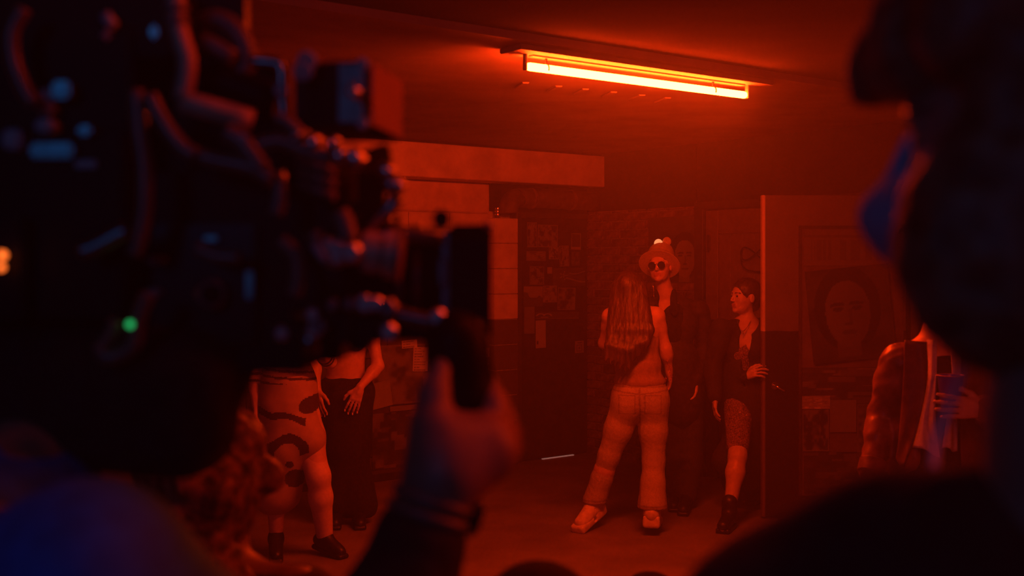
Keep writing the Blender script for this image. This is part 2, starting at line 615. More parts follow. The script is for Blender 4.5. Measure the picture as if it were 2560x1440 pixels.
# ---- the dark posted door in wall W
d1 = thing('door_1', 'dark door covered with prints in its upper half', None, Wp((t_d0 + t_d1) / 2, 0, 0)); tag(d1, kind='structure')
slab('door_leaf', (t_d0, -0.02, 0.012), (t_d1, 0.015, 2.12), 'W', m_black, d1, 0.003)
slab('door_frame', (t_d0 - 0.05, -0.02, 0), (t_d0, 0.03, 2.17), 'W', m_frame, d1, 0.004)
slab('door_frame', (t_d1, -0.02, 0), (t_d1 + 0.05, 0.03, 2.17), 'W', m_frame, d1, 0.004)
slab('door_frame', (t_d0, -0.02, 2.12), (t_d1, 0.03, 2.17), 'W', m_frame, d1, 0.004)
ta, _ = onW(1354, 1145); tb_, _ = onW(1432, 1137)
gp = slab('lit_gap', (tb_, 0.0, 0.0), (ta, 0.018, 0.007), 'W', mat('door_gap_light', (0.9, 0.85, 0.8), 0.4, emit=(1.0, 0.55, 0.45, 0.16)), d1); gp['label'] = 'pale light showing under the door'

# ---- pipe and duct above the door
pp = thing('pipe', 'thin vertical pipe with a shiny collar between poster wall and pier', 'pipe', Wp(t_pier1 + 0.03, 0.06, 0))
t_p, _ = onW(1244, 520, 0.06)
tube('pipe_run', [Wp(t_p, 0.06, 0.0), Wp(t_p, 0.06, 2.19)], 0.022, m_pipe, pp, 12, 0)
for z_, r_ in ((2.165, 0.030), (2.19, 0.027), (2.14, 0.028)):
    cyl('collar', Wp(t_p, 0.06, z_ - 0.008), Wp(t_p, 0.06, z_ + 0.008), r_, m_brass, pp)
du = thing('duct', 'wide dark duct bending over the top of the posted door', 'duct', Wp(0.9, 0.1, 2.2))
cx, _ = onW(1272, 500, 0.12)
tube('duct_run', [Wp(cx, 0.12, 2.15), Wp(cx, 0.12, 2.20), Wp(cx - 0.03, 0.12, 2.255), Wp(cx - 0.1, 0.12, 2.28), Wp(cx - 0.2, 0.12, 2.285), Wp(0.02, 0.12, 2.285)], 0.085, m_duct, du, 18, 5)
for t_ in (cx - 0.24, 0.3):
    cyl('duct_band', Wp(t_ - 0.015, 0.12, 2.285), Wp(t_ + 0.015, 0.12, 2.285), 0.091, m_pipe, du)

# ---- wall S (right): brick by the corner, then two doors
s_b1 = onS(1742, 900)[0]
s2a = onS(1764, 900)[0]
wallS = slab('wall_right', (0, -0.25, 0), (s_b1, -0.006, ZC), 'S', m_mortar); tag(wallS, 'dark brick wall behind the standing couple', kind='structure')
lb, hb, jn = 0.215, 0.065, 0.010
r = 0
z = 0.0
while z < 2.2:
    s0 = -0.11 if r % 2 else 0.0
    while s0 < s_b1 - 0.02:
        a0 = max(s0, 0.0); a1 = min(s0 + lb, s_b1)
        w = a1 - a0
        if w > 0.03:
            key = ('b', round(w, 2), (r * 7 + int(s0 * 50)) % 3)
            me = block_mesh(w, hb, 0.022, m_brick if key[2] else m_brick2, key)
            place('brick', me, Sp((a0 + a1) / 2, -0.004 + random.uniform(-.002, .003), z + hb / 2), angS, wallS)
        s0 += lb + jn
    z += hb + jn; r += 1
hS = slab('wall_right', (0.0, -0.25, 2.19), (s_b1, 0.012, ZC), 'S', m_dkwall); tag(hS, 'dark plastered band above the brick', kind='structure')
hS2 = slab('wall_right', (s_b1, -0.25, 2.22), (3.40, 0.0, ZC), 'S', m_dkwall); tag(hS2, 'dark wall above the two doors', kind='structure')
hS3 = slab('wall_right', (3.40, -0.25, 0), (10.0, 0.0, ZC), 'S', m_dkwall); tag(hS3, 'dark wall running towards the camera on the right', kind='structure')
cor = slab('wall_corridor', (s_b1, -1.5, 0), (3.6, -1.3, 2.5), 'S', m_black); tag(cor, kind='structure')
slabp = [(s_b1, 0.02), (2.33, 0.06), (3.34, 0.06)]
fr = thing('trim_4', 'dark door frame posts in the right wall', None, Sp(s_b1, 0, 0)); tag(fr, kind='structure')
for a, w in ((s_b1, s2a - s_b1), (2.33, 0.05), (3.345, 0.055)):
    slab('frame_post', (a, -0.15, 0), (a + w, 0.035, 2.22), 'S', m_frame, fr, 0.004)
slab('frame_head', (s_b1, -0.15, 2.16), (3.40, 0.035, 2.22), 'S', m_frame, fr, 0.004)

# panel door, closed
m_d2 = two_tone('panel_door_paint', (0.22, 0.16, 0.12), (0.04, 0.03, 0.027), 1.27, 0.5, 14)
d2 = thing('door_2', 'brown panelled door, dark below, behind the woman in the blazer', None, Sp((s2a + 2.3) / 2, 0, 0)); tag(d2, kind='structure')
slab('door_leaf', (s2a, -0.05, 0.01), (2.33, -0.02, 2.15), 'S', m_d2, d2)
slab('stile', (s2a, -0.02, 0.01), (s2a + 0.13, 0.0, 2.15), 'S', m_d2, d2, 0.004)
slab('stile', (2.20, -0.02, 0.01), (2.33, 0.0, 2.15), 'S', m_d2, d2, 0.004)
for z0_, z1_ in ((0.01, 0.25), (0.98, 1.16), (1.96, 2.15)):
    slab('rail', (s2a + 0.13, -0.02, z0_), (2.20, 0.0, z1_), 'S', m_d2, d2, 0.004)
for k_ in range(5):
    a = s2a + 0.135 + k_ * (2.195 - s2a - 0.135) / 5
    b_ = s2a + 0.135 + (k_ + 1) * (2.195 - s2a - 0.135) / 5 - 0.006
    slab('panel_board', (a, -0.03, 1.16), (b_, -0.014, 1.96), 'S', m_d2, d2, 0.003)
    slab('panel_board', (a, -0.03, 0.25), (b_, -0.014, 0.98), 'S', m_d2, d2, 0.003)
sh, zh = onS(1769, 607)
hg = slab('hinge', (sh - 0.005, -0.01, zh - 0.075), (sh + 0.03, 0.012, zh + 0.065), 'S', m_black, d2, 0.003); hg['label'] = 'black hinge plate'
# a looped wire hanging on the door
loop = []
for k_ in range(25):
    q = k_ / 24 * 2 * math.pi
    loop.append(Sp(1.99 + 0.15 * math.sin(q), 0.02, 1.80 + 0.05 * math.sin(2 * q)))
wr_ = thing('wire_loop', 'dark wire twisted in a loop hanging on the brown panelled door', 'wire', Sp(1.99, 0.02, 1.8))
tube('wire', loop, 0.006, m_black, wr_, 6, 2)
tube('wire', [Sp(1.84, 0.02, 1.80), Sp(1.85, 0.02, 1.72), Sp(1.92, 0.02, 1.67), Sp(2.08, 0.02, 1.66)], 0.006, m_black, wr_, 6, 4)

# door leaf standing open towards the room
m_d3 = two_tone('open_door_paint', (0.16, 0.125, 0.1), (0.02, 0.016, 0.015), 1.265, 0.45, 6, 0.08)
DE = P(1905, 660, 7.70); DH = P(2262, 660, 7.76)
dx = nrm((DH - DE) * np.array([1, 1, 0])); dn = np.cross(UP, dx); dn = dn if dn[1] < 0 else -dn
DW = float((DH - DE) @ dx)
def Dp(a, d, z): return np.array([DE[0], DE[1], 0]) + dx * a + dn * d + UP * z
def onD(px, py, d=0.022):
    r_ = ray(px, py); o_ = Dp(0, d, 0)
    lam = ((o_ - np.array([0, 0, H])) @ dn) / (r_ @ dn)
    p = r_ * lam + np.array([0, 0, H])
    return (p - Dp(0, 0, 0)) @ dx, p[2]
def dslab(name, c0, c1, m, parent=None, bev=0.0):
    return pbox(name, Dp(*c0), Dp(c1[0], c0[1], c0[2]), Dp(c0[0], c1[1], c0[2]), Dp(c0[0], c0[1], c1[2]), m, parent, bev, 2)
d3 = thing('door_3', 'open door leaf, cream above and dark below, with big posters on it', None, Dp(DW / 2, 0, 0)); tag(d3, kind='structure')
dslab('door_leaf', (0, -0.022, 0.012), (DW, 0.022, 2.185), m_d3, d3, 0.004)
eg = dslab('edge_strip', (-0.004, -0.024, 0.012), (0.016, 0.026, 2.185), two_tone('edge_paint', (0.8, 0.62, 0.46), (0.2, 0.14, 0.11), 1.265, 0.5, 8), d3, 0.003); eg['label'] = 'paler worn edge strip'
ah, zh = onD(1937, 968)
hnd = cyl('handle', Dp(ah, 0.022, zh + 0.01), Dp(ah, 0.03, zh + 0.01), 0.026, m_brass, d3)
tube('lever', [Dp(ah, 0.03, zh + 0.01), Dp(ah, 0.062, zh + 0.008), Dp(ah + 0.02, 0.07, zh), Dp(ah + 0.055, 0.068, zh - 0.02)], [0.011, 0.011, 0.011, 0.009], m_brass, hnd, 10, 4)
for z_ in (0.25, 1.1, 1.95):
    cyl('hinge', Dp(DW + 0.006, -0.02, z_ - 0.05), Dp(DW + 0.006, -0.02, z_ + 0.05), 0.009, m_black, d3)

# ---- the fluorescent fitting
TS = ray(1318, 166) * ((2.615 - H) / ((HZ - 166) / F)) + np.array([0, 0, H])
TE = ray(1864, 238) * ((2.615 - H) / ((HZ - 238) / F)) + np.array([0, 0, H])
m_house = mat('fitting_enamel', (0.20, 0.18, 0.16), 0.6, var=0.05, scale=30)
def tube_mat(name, e):
    tm = bpy.data.materials.new(name); tm.use_nodes = True
    tb = tm.node_tree.nodes['Principled BSDF']
    tb.inputs['Base Color'].default_value = (0.9, 0.5, 0.3, 1)
    tb.inputs['Emission Color'].default_value = (*TUBE_C, 1)
    tb.inputs['Emission Strength'].default_value = e
    return tm
def fitting(label, TS, TE, zc, tm, clips):
    ud = nrm((TE - TS) * np.array([1, 1, 0]))
    vd = np.array([ud[1], -ud[0], 0])          # towards the camera
    mid = (TS + TE) / 2
    hl = np.linalg.norm(TE - TS) / 2
    dz = zc - mid[2]
    fx = thing('fluorescent_light', label, 'ceiling light', mid + UP * (dz - .003))
    obox('batten', mid + ud * 0.01 + UP * (dz - 0.0155) + vd * 0.01, (hl + 0.115, 0.08, 0.0125), (ud, vd, UP), m_house, fx, 0.004, 2)
    obox('batten_spine', mid + UP * (dz - .031), (hl - 0.02, 0.018, 0.004), (ud, vd, UP), m_house, fx, 0.002, 2)
    lathe('tube', TS, TE, [(0, 0.012), (0.004, 0.017), (0.012, 0.019), (0.988, 0.019), (0.996, 0.017), (1, 0.012)], tm, fx, 16)
    for e, s_ in ((TS, -1), (TE, 1)):
        obox('lampholder', e + ud * s_ * 0.012 + UP * 0.02, (0.006, 0.012, 0.038), (ud, vd, UP), m_house, fx, 0.003)
    for fr_ in clips:
        p = TS + (TE - TS) * fr_
        ring = [p + 0.022 * (math.cos(q) * vd + math.sin(q) * UP) for q in np.linspace(-0.5, math.pi + 0.5, 12)]
        tube('tube_clip', ring, 0.0035, m_black, fx, 6, 0)
        obox('clip_stem', p + UP * 0.04, (0.004, 0.004, 0.02), (ud, vd, UP), m_black, fx, 0.0)
    return ud, vd
UD, VD = fitting('glowing orange-red fluorescent tube in a white ceiling batten', TS, TE, ZC - .003, tube_mat('tube_glow', TUBE_E), (.075, .83))
# second ceiling tube, added out of frame above the crew to light the rig
T2 = np.array([0.70, 1.25, 2.64])
fitting('added second fluorescent tube on the ceiling above the film crew, out of view', T2 - U * 0.45, T2 + U * 0.45, ZC + .032, tube_mat('tube_glow_dim', TUBE_E * 0.14), (.1, .9))
# red tube light on a stand, added out of frame for highlights on the rig
TL = np.array([1.30, 1.35, 0.0])
ts_ = thing('added_tube_light', 'added red tube light on a black tripod stand, out of view right of the crew', 'light stand', TL)
tube('pole', [TL + UP * 0.25, TL + UP * 2.6], 0.014, m_black, ts_, 12, 0)
for k_ in range(3):
    q = k_ * 2.094 + 0.4
    tube('leg', [TL + UP * 0.75, TL + np.array([0.42 * math.cos(q), 0.42 * math.sin(q), 0.012])], 0.011, m_black, ts_, 8, 0)
lathe('lamp_tube', TL + np.array([-.05, 0, 1.72]), TL + np.array([-.05, 0, 2.62]), [(0, .014), (.02, .02), (.98, .02), (1, .014)], tube_mat('tube_glow_stand', TUBE_E * 0.22), ts_, 12)
for z_ in (1.84, 2.5):
    obox('clamp', TL + np.array([-.025, 0, z_]), (.032, .016, .014), ((1, 0, 0), (0, 1, 0), UP), m_black, ts_, .003)

# ------------------------------------------------------------------ printed sheets
m_print = bpy.data.materials.new('printed_paper'); m_print.use_nodes = True
_nt = m_print.node_tree; _b = _nt.nodes['Principled BSDF']
_at = _nt.nodes.new('ShaderNodeAttribute'); _at.attribute_name = 'ink'
_nz = _nt.nodes.new('ShaderNodeTexNoise'); _nz.inputs['Scale'].default_value = 60
_mx = _nt.nodes.new('ShaderNodeMix'); _mx.data_type = 'RGBA'; _mx.blend_type = 'MULTIPLY'; _mx.inputs['Factor'].default_value = 0.25
_nt.links.new(_at.outputs['Color'], _mx.inputs['A']); _nt.links.new(_nz.outputs['Fac'], _mx.inputs['B'])
_nt.links.new(_mx.outputs['Result'], _b.inputs['Base Color']); _b.inputs['Roughness'].default_value = 0.55

def vnoise(u, v, n, seed):
    rs = np.random.RandomState(seed); g = rs.rand(n + 2, n + 2)
    x, y = u * n, v * n
    i, j = np.clip(x.astype(int), 0, n), np.clip(y.astype(int), 0, n)
    fx_, fy = x - i, y - j
    fx_ = fx_ * fx_ * (3 - 2 * fx_); fy = fy * fy * (3 - 2 * fy)
    return (g[i, j] * (1 - fx_) + g[i + 1, j] * fx_) * (1 - fy) + (g[i, j + 1] * (1 - fx_) + g[i + 1, j + 1] * fx_) * fy

def art_photo(seed, lo=0.08, hi=0.55, n=5):
    def f(u, v):
        a = vnoise(u, v, n, seed) * 0.6 + vnoise(u, v, n * 3, seed + 1) * 0.4
        a = np.clip((a - 0.35) / 0.3, 0, 1)
        c = lo + (hi - lo) * a
        edge = (u < 0.04) | (u > 0.96) | (v < 0.03) | (v > 0.97)
        c = np.where(edge, hi * 0.9, c)
        return np.stack([c, c * 0.85, c * 0.75], -1)
    return f
def art_notice(seed, paper=0.75, ink=0.12, rows=9):
    rs = np.random.RandomState(seed); wd = 0.5 + 0.45 * rs.rand(rows + 1)
    def f(u, v):
        r_ = ((1 - v) * rows).astype(int).clip(0, rows - 1)
        ph = ((1 - v) * rows) % 1
        txt = (ph > 0.35) & (ph < 0.75) & (u > 0.08) & (u < wd[r_] * 0.92) & (np.sin(u * 90 + r_ * 2.1) > -0.35)
        c = np.where(txt, ink, paper)
        return np.stack([c, c * 0.93, c * 0.85], -1)
    return f
def art_plain(c0, mark=None):
    def f(u, v):
        c = np.full_like(u, c0)
        if mark is not None:
            c = np.where((np.abs(u - mark[0]) < mark[2]) & (np.abs(v - mark[1]) < mark[2] * 0.7), 0.05, c)
        return np.stack([c, c * 0.9, c * 0.8], -1)
    return f
def art_face(cx=0.5, cy=0.5, bg=0.05, skin=0.33, sz=1.0, seed=3):
    """a plain invented portrait: dark hair, oval face, brows, eyes, nose, mouth"""
    def f(u, v):
        x = (u - cx) / sz; y = (v - cy) / sz
        c = np.full_like(u, bg) + 0.05 * vnoise(u, v, 6, seed)
        hair = (x / 0.40) ** 2 + ((y - 0.06) / 0.46) ** 2 < 1
        c = np.where(hair, bg * 0.5, c)
        neck = (np.abs(x + 0.02) < 0.14) & (y < -0.28) & (y > -0.46)
        c = np.where(neck, skin * 0.7, c)
        e = (x / (0.27 + 0.05 * y)) ** 2 + (y / 0.36) ** 2
        sh = skin * (0.75 + 0.35 * np.clip((0.15 - x) / 0.4, 0, 1))
        c = np.where(e < 1, sh, c)
        for sx in (-1, 1):
            c = np.where((np.abs(x - sx * 0.115) < 0.085) & (np.abs(y - 0.115 + 0.12 * np.abs(x - sx * 0.1)) < 0.017), bg, c)
            c = np.where(((x - sx * 0.115) / 0.062) ** 2 + ((y - 0.06) / 0.026) ** 2 < 1, bg * 1.2, c)
        c = np.where((np.abs(x - 0.025) < 0.022) & (y < 0.06) & (y > -0.1), skin * 0.6, c)
        c = np.where((np.abs(x) < 0.055) & (np.abs(y + 0.105) < 0.012), skin * 0.4, c)
        c = np.where((x / 0.10) ** 2 + ((y + 0.195) / 0.026) ** 2 < 1, skin * 0.45, c)
        return np.stack([c, c * 0.85, c * 0.75], -1)
    return f
def art_bars(seed, paper=0.42, ink=0.25):
    rs = np.random.RandomState(seed); br = np.sort(rs.rand(34))
    def f(u, v):
        k_ = np.searchsorted(br, u.ravel()).reshape(u.shape) % 2
        c = np.where((k_ == 1) & (v > 0.15) & (v < 0.7) & (u > 0.06) & (u < 0.94), ink, paper)
        c = np.where((v > 0.78) & (v < 0.84), ink, c)
        return np.stack([c, c * 0.8, c * 0.6], -1)
    return f
def art_bill(seed):
    def f(u, v):
        c = 0.10 + 0.05 * vnoise(u, v, 8, seed)
        lines = (np.abs(v - 0.62) < 0.012) | (np.abs(v - 0.47) < 0.010)
        c = np.where(lines, 0.5, c)
        c = np.where((v < 0.44), 0.10 + 0.3 * np.clip((vnoise(u, v, 9, seed + 4) - 0.4) / 0.25, 0, 1), c)
        c = np.where((np.abs(v - 0.55) < 0.02) & (np.sin(u * 70) > 0) & (u > 0.5), 0.4, c)
        return np.stack([c, c * 0.85, c * 0.75], -1)
    return f
def art_pattern(seed, a=0.1, b=0.5):
    rs = np.random.RandomState(seed); q = rs.rand(26, 5)
    def f(u, v):
        c = np.full_like(u, a)
        for x0, y0, w, h_, tone in q:
            m_ = (np.abs(u - x0) < 0.04 + w * 0.13) & (np.abs(v - y0) < 0.02 + h_ * 0.09)
            c = np.where(m_, a + (b - a) * tone, c)
        c = c * (0.7 + 0.6 * vnoise(u, v, 7, seed))
        return np.stack([c, c * 0.82, c * 0.74], -1)
    return f

def sheet(name, plane, x0, y0, x1, y1, art, label, cat='poster', off=0.004, tilt=0.0, nu=40, nv=56, group=None, curl=0.004):
    """a sheet of paper on wall W, wall S or the open door, covering the pixel rectangle"""
    on, g = {'W': (onW, Wp), 'S': (onS, Sp), 'D': (onD, Dp)}[plane]
    a0, z0 = on(x0, (y0 + y1) / 2, off)[0], on((x0 + x1) / 2, y1, off)[1]
    a1, z1 = on(x1, (y0 + y1) / 2, off)[0], on((x0 + x1) / 2, y0, off)[1]
    ca, cz = (a0 + a1) / 2, (z0 + z1) / 2
    ct, st = math.cos(tilt), math.sin(tilt)
    rs = np.random.RandomState(int(abs(x0 * 7 + y0)) % 99999)
    uu, vv = np.meshgrid(np.linspace(0, 1, nu + 1), np.linspace(0, 1, nv + 1), indexing='ij')
    cl = curl * ((np.abs(uu - 0.5) * 2) ** 6 * rs.rand() + (np.abs(vv - 0.5) * 2) ** 8 * rs.rand())
    base = g(ca, off, cz)
    sgn = 1 if a1 > a0 else -1
    front, cols = [], art(uu, vv)
    for i in range(nu + 1):
        for j in range(nv + 1):
            da = (uu[i, j] - 0.5) * (a1 - a0); dz = (vv[i, j] - 0.5) * (z1 - z0)
            front.append(g(ca + da * ct - dz * st * sgn, off + 0.0015 + cl[i, j], cz + dz * ct + da * st * sgn) - base)
    n_ = len(front)
    corners = [(0, 0), (nu, 0), (nu, nv), (0, nv)]
    f = []
    for i in range(nu):
        for j in range(nv):
            q = (i * (nv + 1) + j, (i + 1) * (nv + 1) + j, (i + 1) * (nv + 1) + j + 1, i * (nv + 1) + j + 1)
            f.append(q)
    # back face and edges give the sheet its thickness
    ring = [i * (nv + 1) for i in range(nu)] + [nu * (nv + 1) + j for j in range(nv)] + [i * (nv + 1) + nv for i in range(nu, 0, -1)] + [j for j in range(nv, 0, -1)]
    nin = {'W': V, 'S': U, 'D': dn}[plane]
    clf = cl.ravel()
    back = [front[k_] - nin * (0.0015 + clf[k_]) for k_ in ring]
    vs_ = front + back
    for k_ in range(len(ring)):
        k2 = (k_ + 1) % len(ring)
        f.append((ring[k_], n_ + k_, n_ + k2, ring[k2]))
    f.append(tuple(n_ + k_ for k_ in range(len(ring) - 1, -1, -1)))
    me = pymesh(name, vs_, f)
    bm = bmesh.new(); bm.from_mesh(me); bmesh.ops.recalc_face_normals(bm, faces=bm.faces); bm.to_mesh(me); bm.free()
    at = me.attributes.new('ink', 'FLOAT_COLOR', 'POINT')
    cc = np.ones((len(vs_), 4), np.float32)
    cc[:n_, :3] = cols.reshape(-1, 3)
    cc[n_:, :3] = cols.reshape(-1, 3)[ring]
    at.data.foreach_set('color', cc.ravel())
    o = link(name, me, m_print, None, False, base)
    return tag(o, label, cat, group)

# prints on wall W left of the pier
GW = 'posters on the cream and dark wall'
sheet('poster', 'W', 930, 862, 1062, 1010, art_photo(11, 0.09, 0.3, 4), 'large dark photo poster on the wall left of the hand grip', off=0.016, group=GW)
sheet('notice', 'W', 1032, 868, 1070, 928, art_notice(12, 0.85), 'pale handwritten notice pinned over the dark photo poster', 'notice', 0.024, -0.05, group=GW)
sheet('notice', 'W', 1004, 850, 1042, 870, art_notice(13, 0.8, rows=3), 'small pale slip of text at the top of the poster wall', 'notice', 0.024, 0.05, group=GW)
sheet('poster', 'W', 1072, 868, 1092, 925, art_bill(14), 'narrow black bill with white lettering beside the pale notice', off=0.018, group=GW)
sheet('poster', 'W', 1160, 852, 1232, 1010, art_bill(15), 'black concert bill with white price and time beside the pipe', off=0.016, group=GW)
sheet('poster', 'W', 930, 1030, 1050, 1168, art_pattern(16, 0.06, 0.26), 'dark figure poster low on the wall left of the wrist', off=0.016, group=GW)
sheet('poster', 'W', 920, 955, 978, 1020, art_plain(0.4), 'torn pale paper scrap beside the black skirt', off=0.022, tilt=0.15, group=GW)
sheet('poster', 'W', 1062, 930, 1086, 1010, art_plain(0.34), 'plain tan sheet between dark poster and thumb', off=0.014, group=GW)
sheet('poster', 'W', 975, 1013, 1042, 1026, art_plain(0.3), 'narrow tan strip under the large dark photo poster', off=0.018, group=GW)

txt = bpy.data.curves.new('bill_text', 'FONT'); txt.body = '$10 8PM'; txt.size = 0.115; txt.extrude = 0.001; txt.align_x = 'CENTER'
to = bpy.data.objects.new('printed_lettering', txt); C.objects.link(to)
tw, zw = onW(1214, 893, 0.02)
Rm = Matrix(((-U[0], 0, V[0]), (-U[1], 0, V[1]), (0, 1, 0)))
to.data.materials.append(mat('white_ink', (0.6, 0.5, 0.45), 0.6))
dg = bpy.context.evaluated_depsgraph_get()
tme = bpy.data.meshes.new_from_object(to.evaluated_get(dg))
bpy.data.objects.remove(to)
tme.transform(Matrix.Scale(0.45, 4, (1, 0, 0)))
bill = [o for o in C.objects if o.get('label', '').startswith('black concert bill')][0]
tobj = bpy.data.objects.new('printed_lettering', tme); C.objects.link(tobj)
tobj.parent = bill
tobj.rotation_euler = Rm.to_euler()
tobj.location = tuple(Wp(tw, 0.021, zw) - np.array(bill.location))

# prints on the dark door
GD = 'prints stuck on the dark door'
dp = [
    ((1318, 556, 1342, 618), art_photo(21, 0.06, 0.3), 'tall faint print at the top left of the dark door'),
    ((1344, 562, 1394, 618), art_photo(22, 0.06, 0.3), 'faint group print at the top of the dark door'),
    ((1428, 583, 1452, 624), None, 'small framed card with a pale lower edge, top right of the dark door'),
    ((1316, 628, 1364, 652), art_photo(24, 0.12, 0.3, 3), 'wide low print on the left of the dark door'),
    ((1372, 618, 1396, 648), art_photo(25, 0.07, 0.42, 3), 'small bright portrait print in the middle of the dark door'),
    ((1398, 614, 1422, 666), art_photo(26, 0.06, 0.3), 'narrow upright print right of the small portrait'),
    ((1428, 630, 1448, 664), art_photo(27, 0.07, 0.18), 'dim little print under the framed card'),
    ((1324, 666, 1360, 712), art_photo(28, 0.05, 0.25), 'dim figure print left of the starburst print'),
    ((1368, 668, 1380, 684), art_plain(0.38), 'tiny pale sticker above the starburst print'),
    ((1382, 670, 1462, 716), None, 'wide print with a pale starburst figure'),
    ((1309, 716, 1356, 766), None, 'print of a dark skyline under a pale sky'),
    ((1357, 714, 1392, 756), art_photo(32, 0.1, 0.32, 4), 'grey portrait print in the middle of the lower row'),
    ((1394, 719, 1438, 775), art_photo(33, 0.06, 0.3, 3), 'tall pale-edged print at the right of the lower row'),
    ((1338, 779, 1446, 797), None, 'long banner sticker with pale scrollwork'),
    ((1310, 767, 1336, 834), art_plain(0.22), 'long tan sheet at the lower left of the prints'),
    ((1339, 801, 1364, 870), art_plain(0.46, (0.18, 0.2, 0.09)), 'bright blank strip of paper hanging lowest on the dark door'),
    ((1437, 852, 1459, 882), None, 'small square notice sticker by the latch side of the dark door'),
]
def art_card(u, v):
    c = np.where(v < 0.17, 0.4, np.where((u < .1) | (u > .9) | (v > .94), 0.22, 0.07))
    return np.stack([c, c * .85, c * .75], -1)
def art_star(u, v):
    c = 0.06 + 0.08 * vnoise(u, v, 6, 5)
    x, y = (u - 0.32) * 1.7, v - 0.6
    th = np.arctan2(y, x); r_ = np.hypot(x, y)
    c = np.where((r_ < 0.28) & (np.cos(5 * th) > 0.75 + r_), 0.42, c)
    c = np.where((u > .4) & (np.abs(v - 0.35 - 0.12 * np.sin(u * 5)) < 0.04), 0.3, c)
    c = np.where((u > .5) & (np.abs(v - 0.75 - 0.08 * np.sin(u * 7)) < 0.03), 0.25, c)
    return np.stack([c, c * .85, c * .75], -1)
def art_sky(u, v):
    k_ = 0.72 - 0.3 * vnoise(u, np.zeros_like(v), 6, 9)
    c = np.where(v > k_, 0.33, 0.1)
    return np.stack([c, c * .85, c * .75], -1)
def art_scroll(u, v):
    c = np.full_like(u, 0.1)
    for x0 in (0.12, 0.28):
        r_ = np.hypot((u - x0) * 3.2, v - 0.45)
        c = np.where((np.abs(r_ - 0.26) < 0.05) & (v > 0.4), 0.5, c)
    c = np.where((np.abs(v - 0.25) < 0.05) & (u > 0.12) & (u < 0.3), 0.42, c)
    c = np.where((np.abs(v - 0.06) < 0.06), 0.2, c)
    return np.stack([c, c * .85, c * .75], -1)
def art_sign(u, v):
    c = np.full_like(u, 0.34)
    c = np.where((np.abs(u - .5) < 0.33) & (np.abs(v - .4) < .3), 0.12, c)
    c = np.where((np.abs(u - .5) < 0.24) & (np.abs(v - .4) < .22), 0.34, c)
    c = np.where((np.abs(u - .5) < 0.1) & (np.abs(v - .4) < .1), 0.12, c)
    c = np.where((np.abs(u - .55) < 0.25) & (np.abs(v - .85) < .05), 0.08, c)
    return np.stack([c, c * .8, c * .75], -1)
special = {2: art_card, 9: art_star, 10: art_sky, 13: art_scroll, 16: art_sign}
for i, (bx_, a_, lb_) in enumerate(dp):
    sheet('print', 'W', *bx_, special.get(i, a_), lb_, 'print', 0.017 + 0.0022 * (i % 3), random.uniform(-.03, .03), 36, 40, GD, 0.002)

# face poster on the brick wall, behind the man in the hat
sheet('poster', 'S', 1622, 542, 1742, 706, art_face(0.76, 0.36, 0.09, 0.36, 0.78, 8), 'faded portrait poster on the brick wall behind the man in the hat', off=0.014, nu=60, nv=70)

# posters on the open door
pb = thing('poster_board', 'dark-edged poster board with faded tall lettering on the open door', 'poster', Dp(onD(2100, 600)[0], 0.03, 1.9))
a0, z1_ = onD(1996, 564); a1, z0_ = onD(2258, 1236)
bd = dslab('board', (a0, 0.022, max(z0_, 0.06)), (min(a1, DW - 0.005), 0.028, z1_), mat('poster_backing', (0.13, 0.09, 0.07), 0.7, var=0.2, scale=9), pb, 0.002)
for c0, c1 in (((a0, 0.022, z0_), (a0 + 0.022, 0.036, z1_)), ((a0, 0.022, z1_ - 0.022), (min(a1, DW - 0.005), 0.036, z1_))):
    dslab('board_edge', c0, c1, m_frame, pb, 0.003)
GO = 'posters on the open door'
sheet('poster', 'D', 2010, 574, 2250, 664, art_bars(41, 0.15, 0.10), 'faded title strip with tall lettering at the top of the open door', off=0.030, nu=90, group=GO)
sheet('poster', 'D', 2022, 668, 2230, 900, art_face(0.47, 0.5, 0.025, 0.13, 1.0, 17), 'tilted dark portrait poster on the open door', off=0.044, tilt=0.10, nu=70, nv=80, group=GO)
sheet('poster', 'D', 2006, 918, 2250, 1010, art_pattern(43, 0.05, 0.2), 'dark crowded photo strip under the tilted portrait', off=0.031, group=GO)
sheet('poster', 'D', 2005, 990, 2075, 1022, art_pattern(44, 0.3, 0.6), 'small pale picture at the left edge of the open door posters', off=0.040, group=GO)
sheet('poster', 'D', 2006, 1022, 2072, 1128, art_photo(45, 0.04, 0.2, 4), 'dark figure photo under the small pale picture', off=0.033, group=GO)
sheet('poster', 'D', 2074, 1000, 2140, 1080, art_plain(0.2), 'plain mauve sheet in the middle of the open door', off=0.035, group=GO)
sheet('poster', 'D', 2142, 1010, 2250, 1130, art_photo(46, 0.05, 0.18, 4), 'dim poster beside the leather sleeve', off=0.032, group=GO)
sheet('poster', 'D', 2010, 1130, 2160, 1232, art_pattern(47, 0.05, 0.16), 'lowest dark poster on the open door', off=0.032, group=GO)

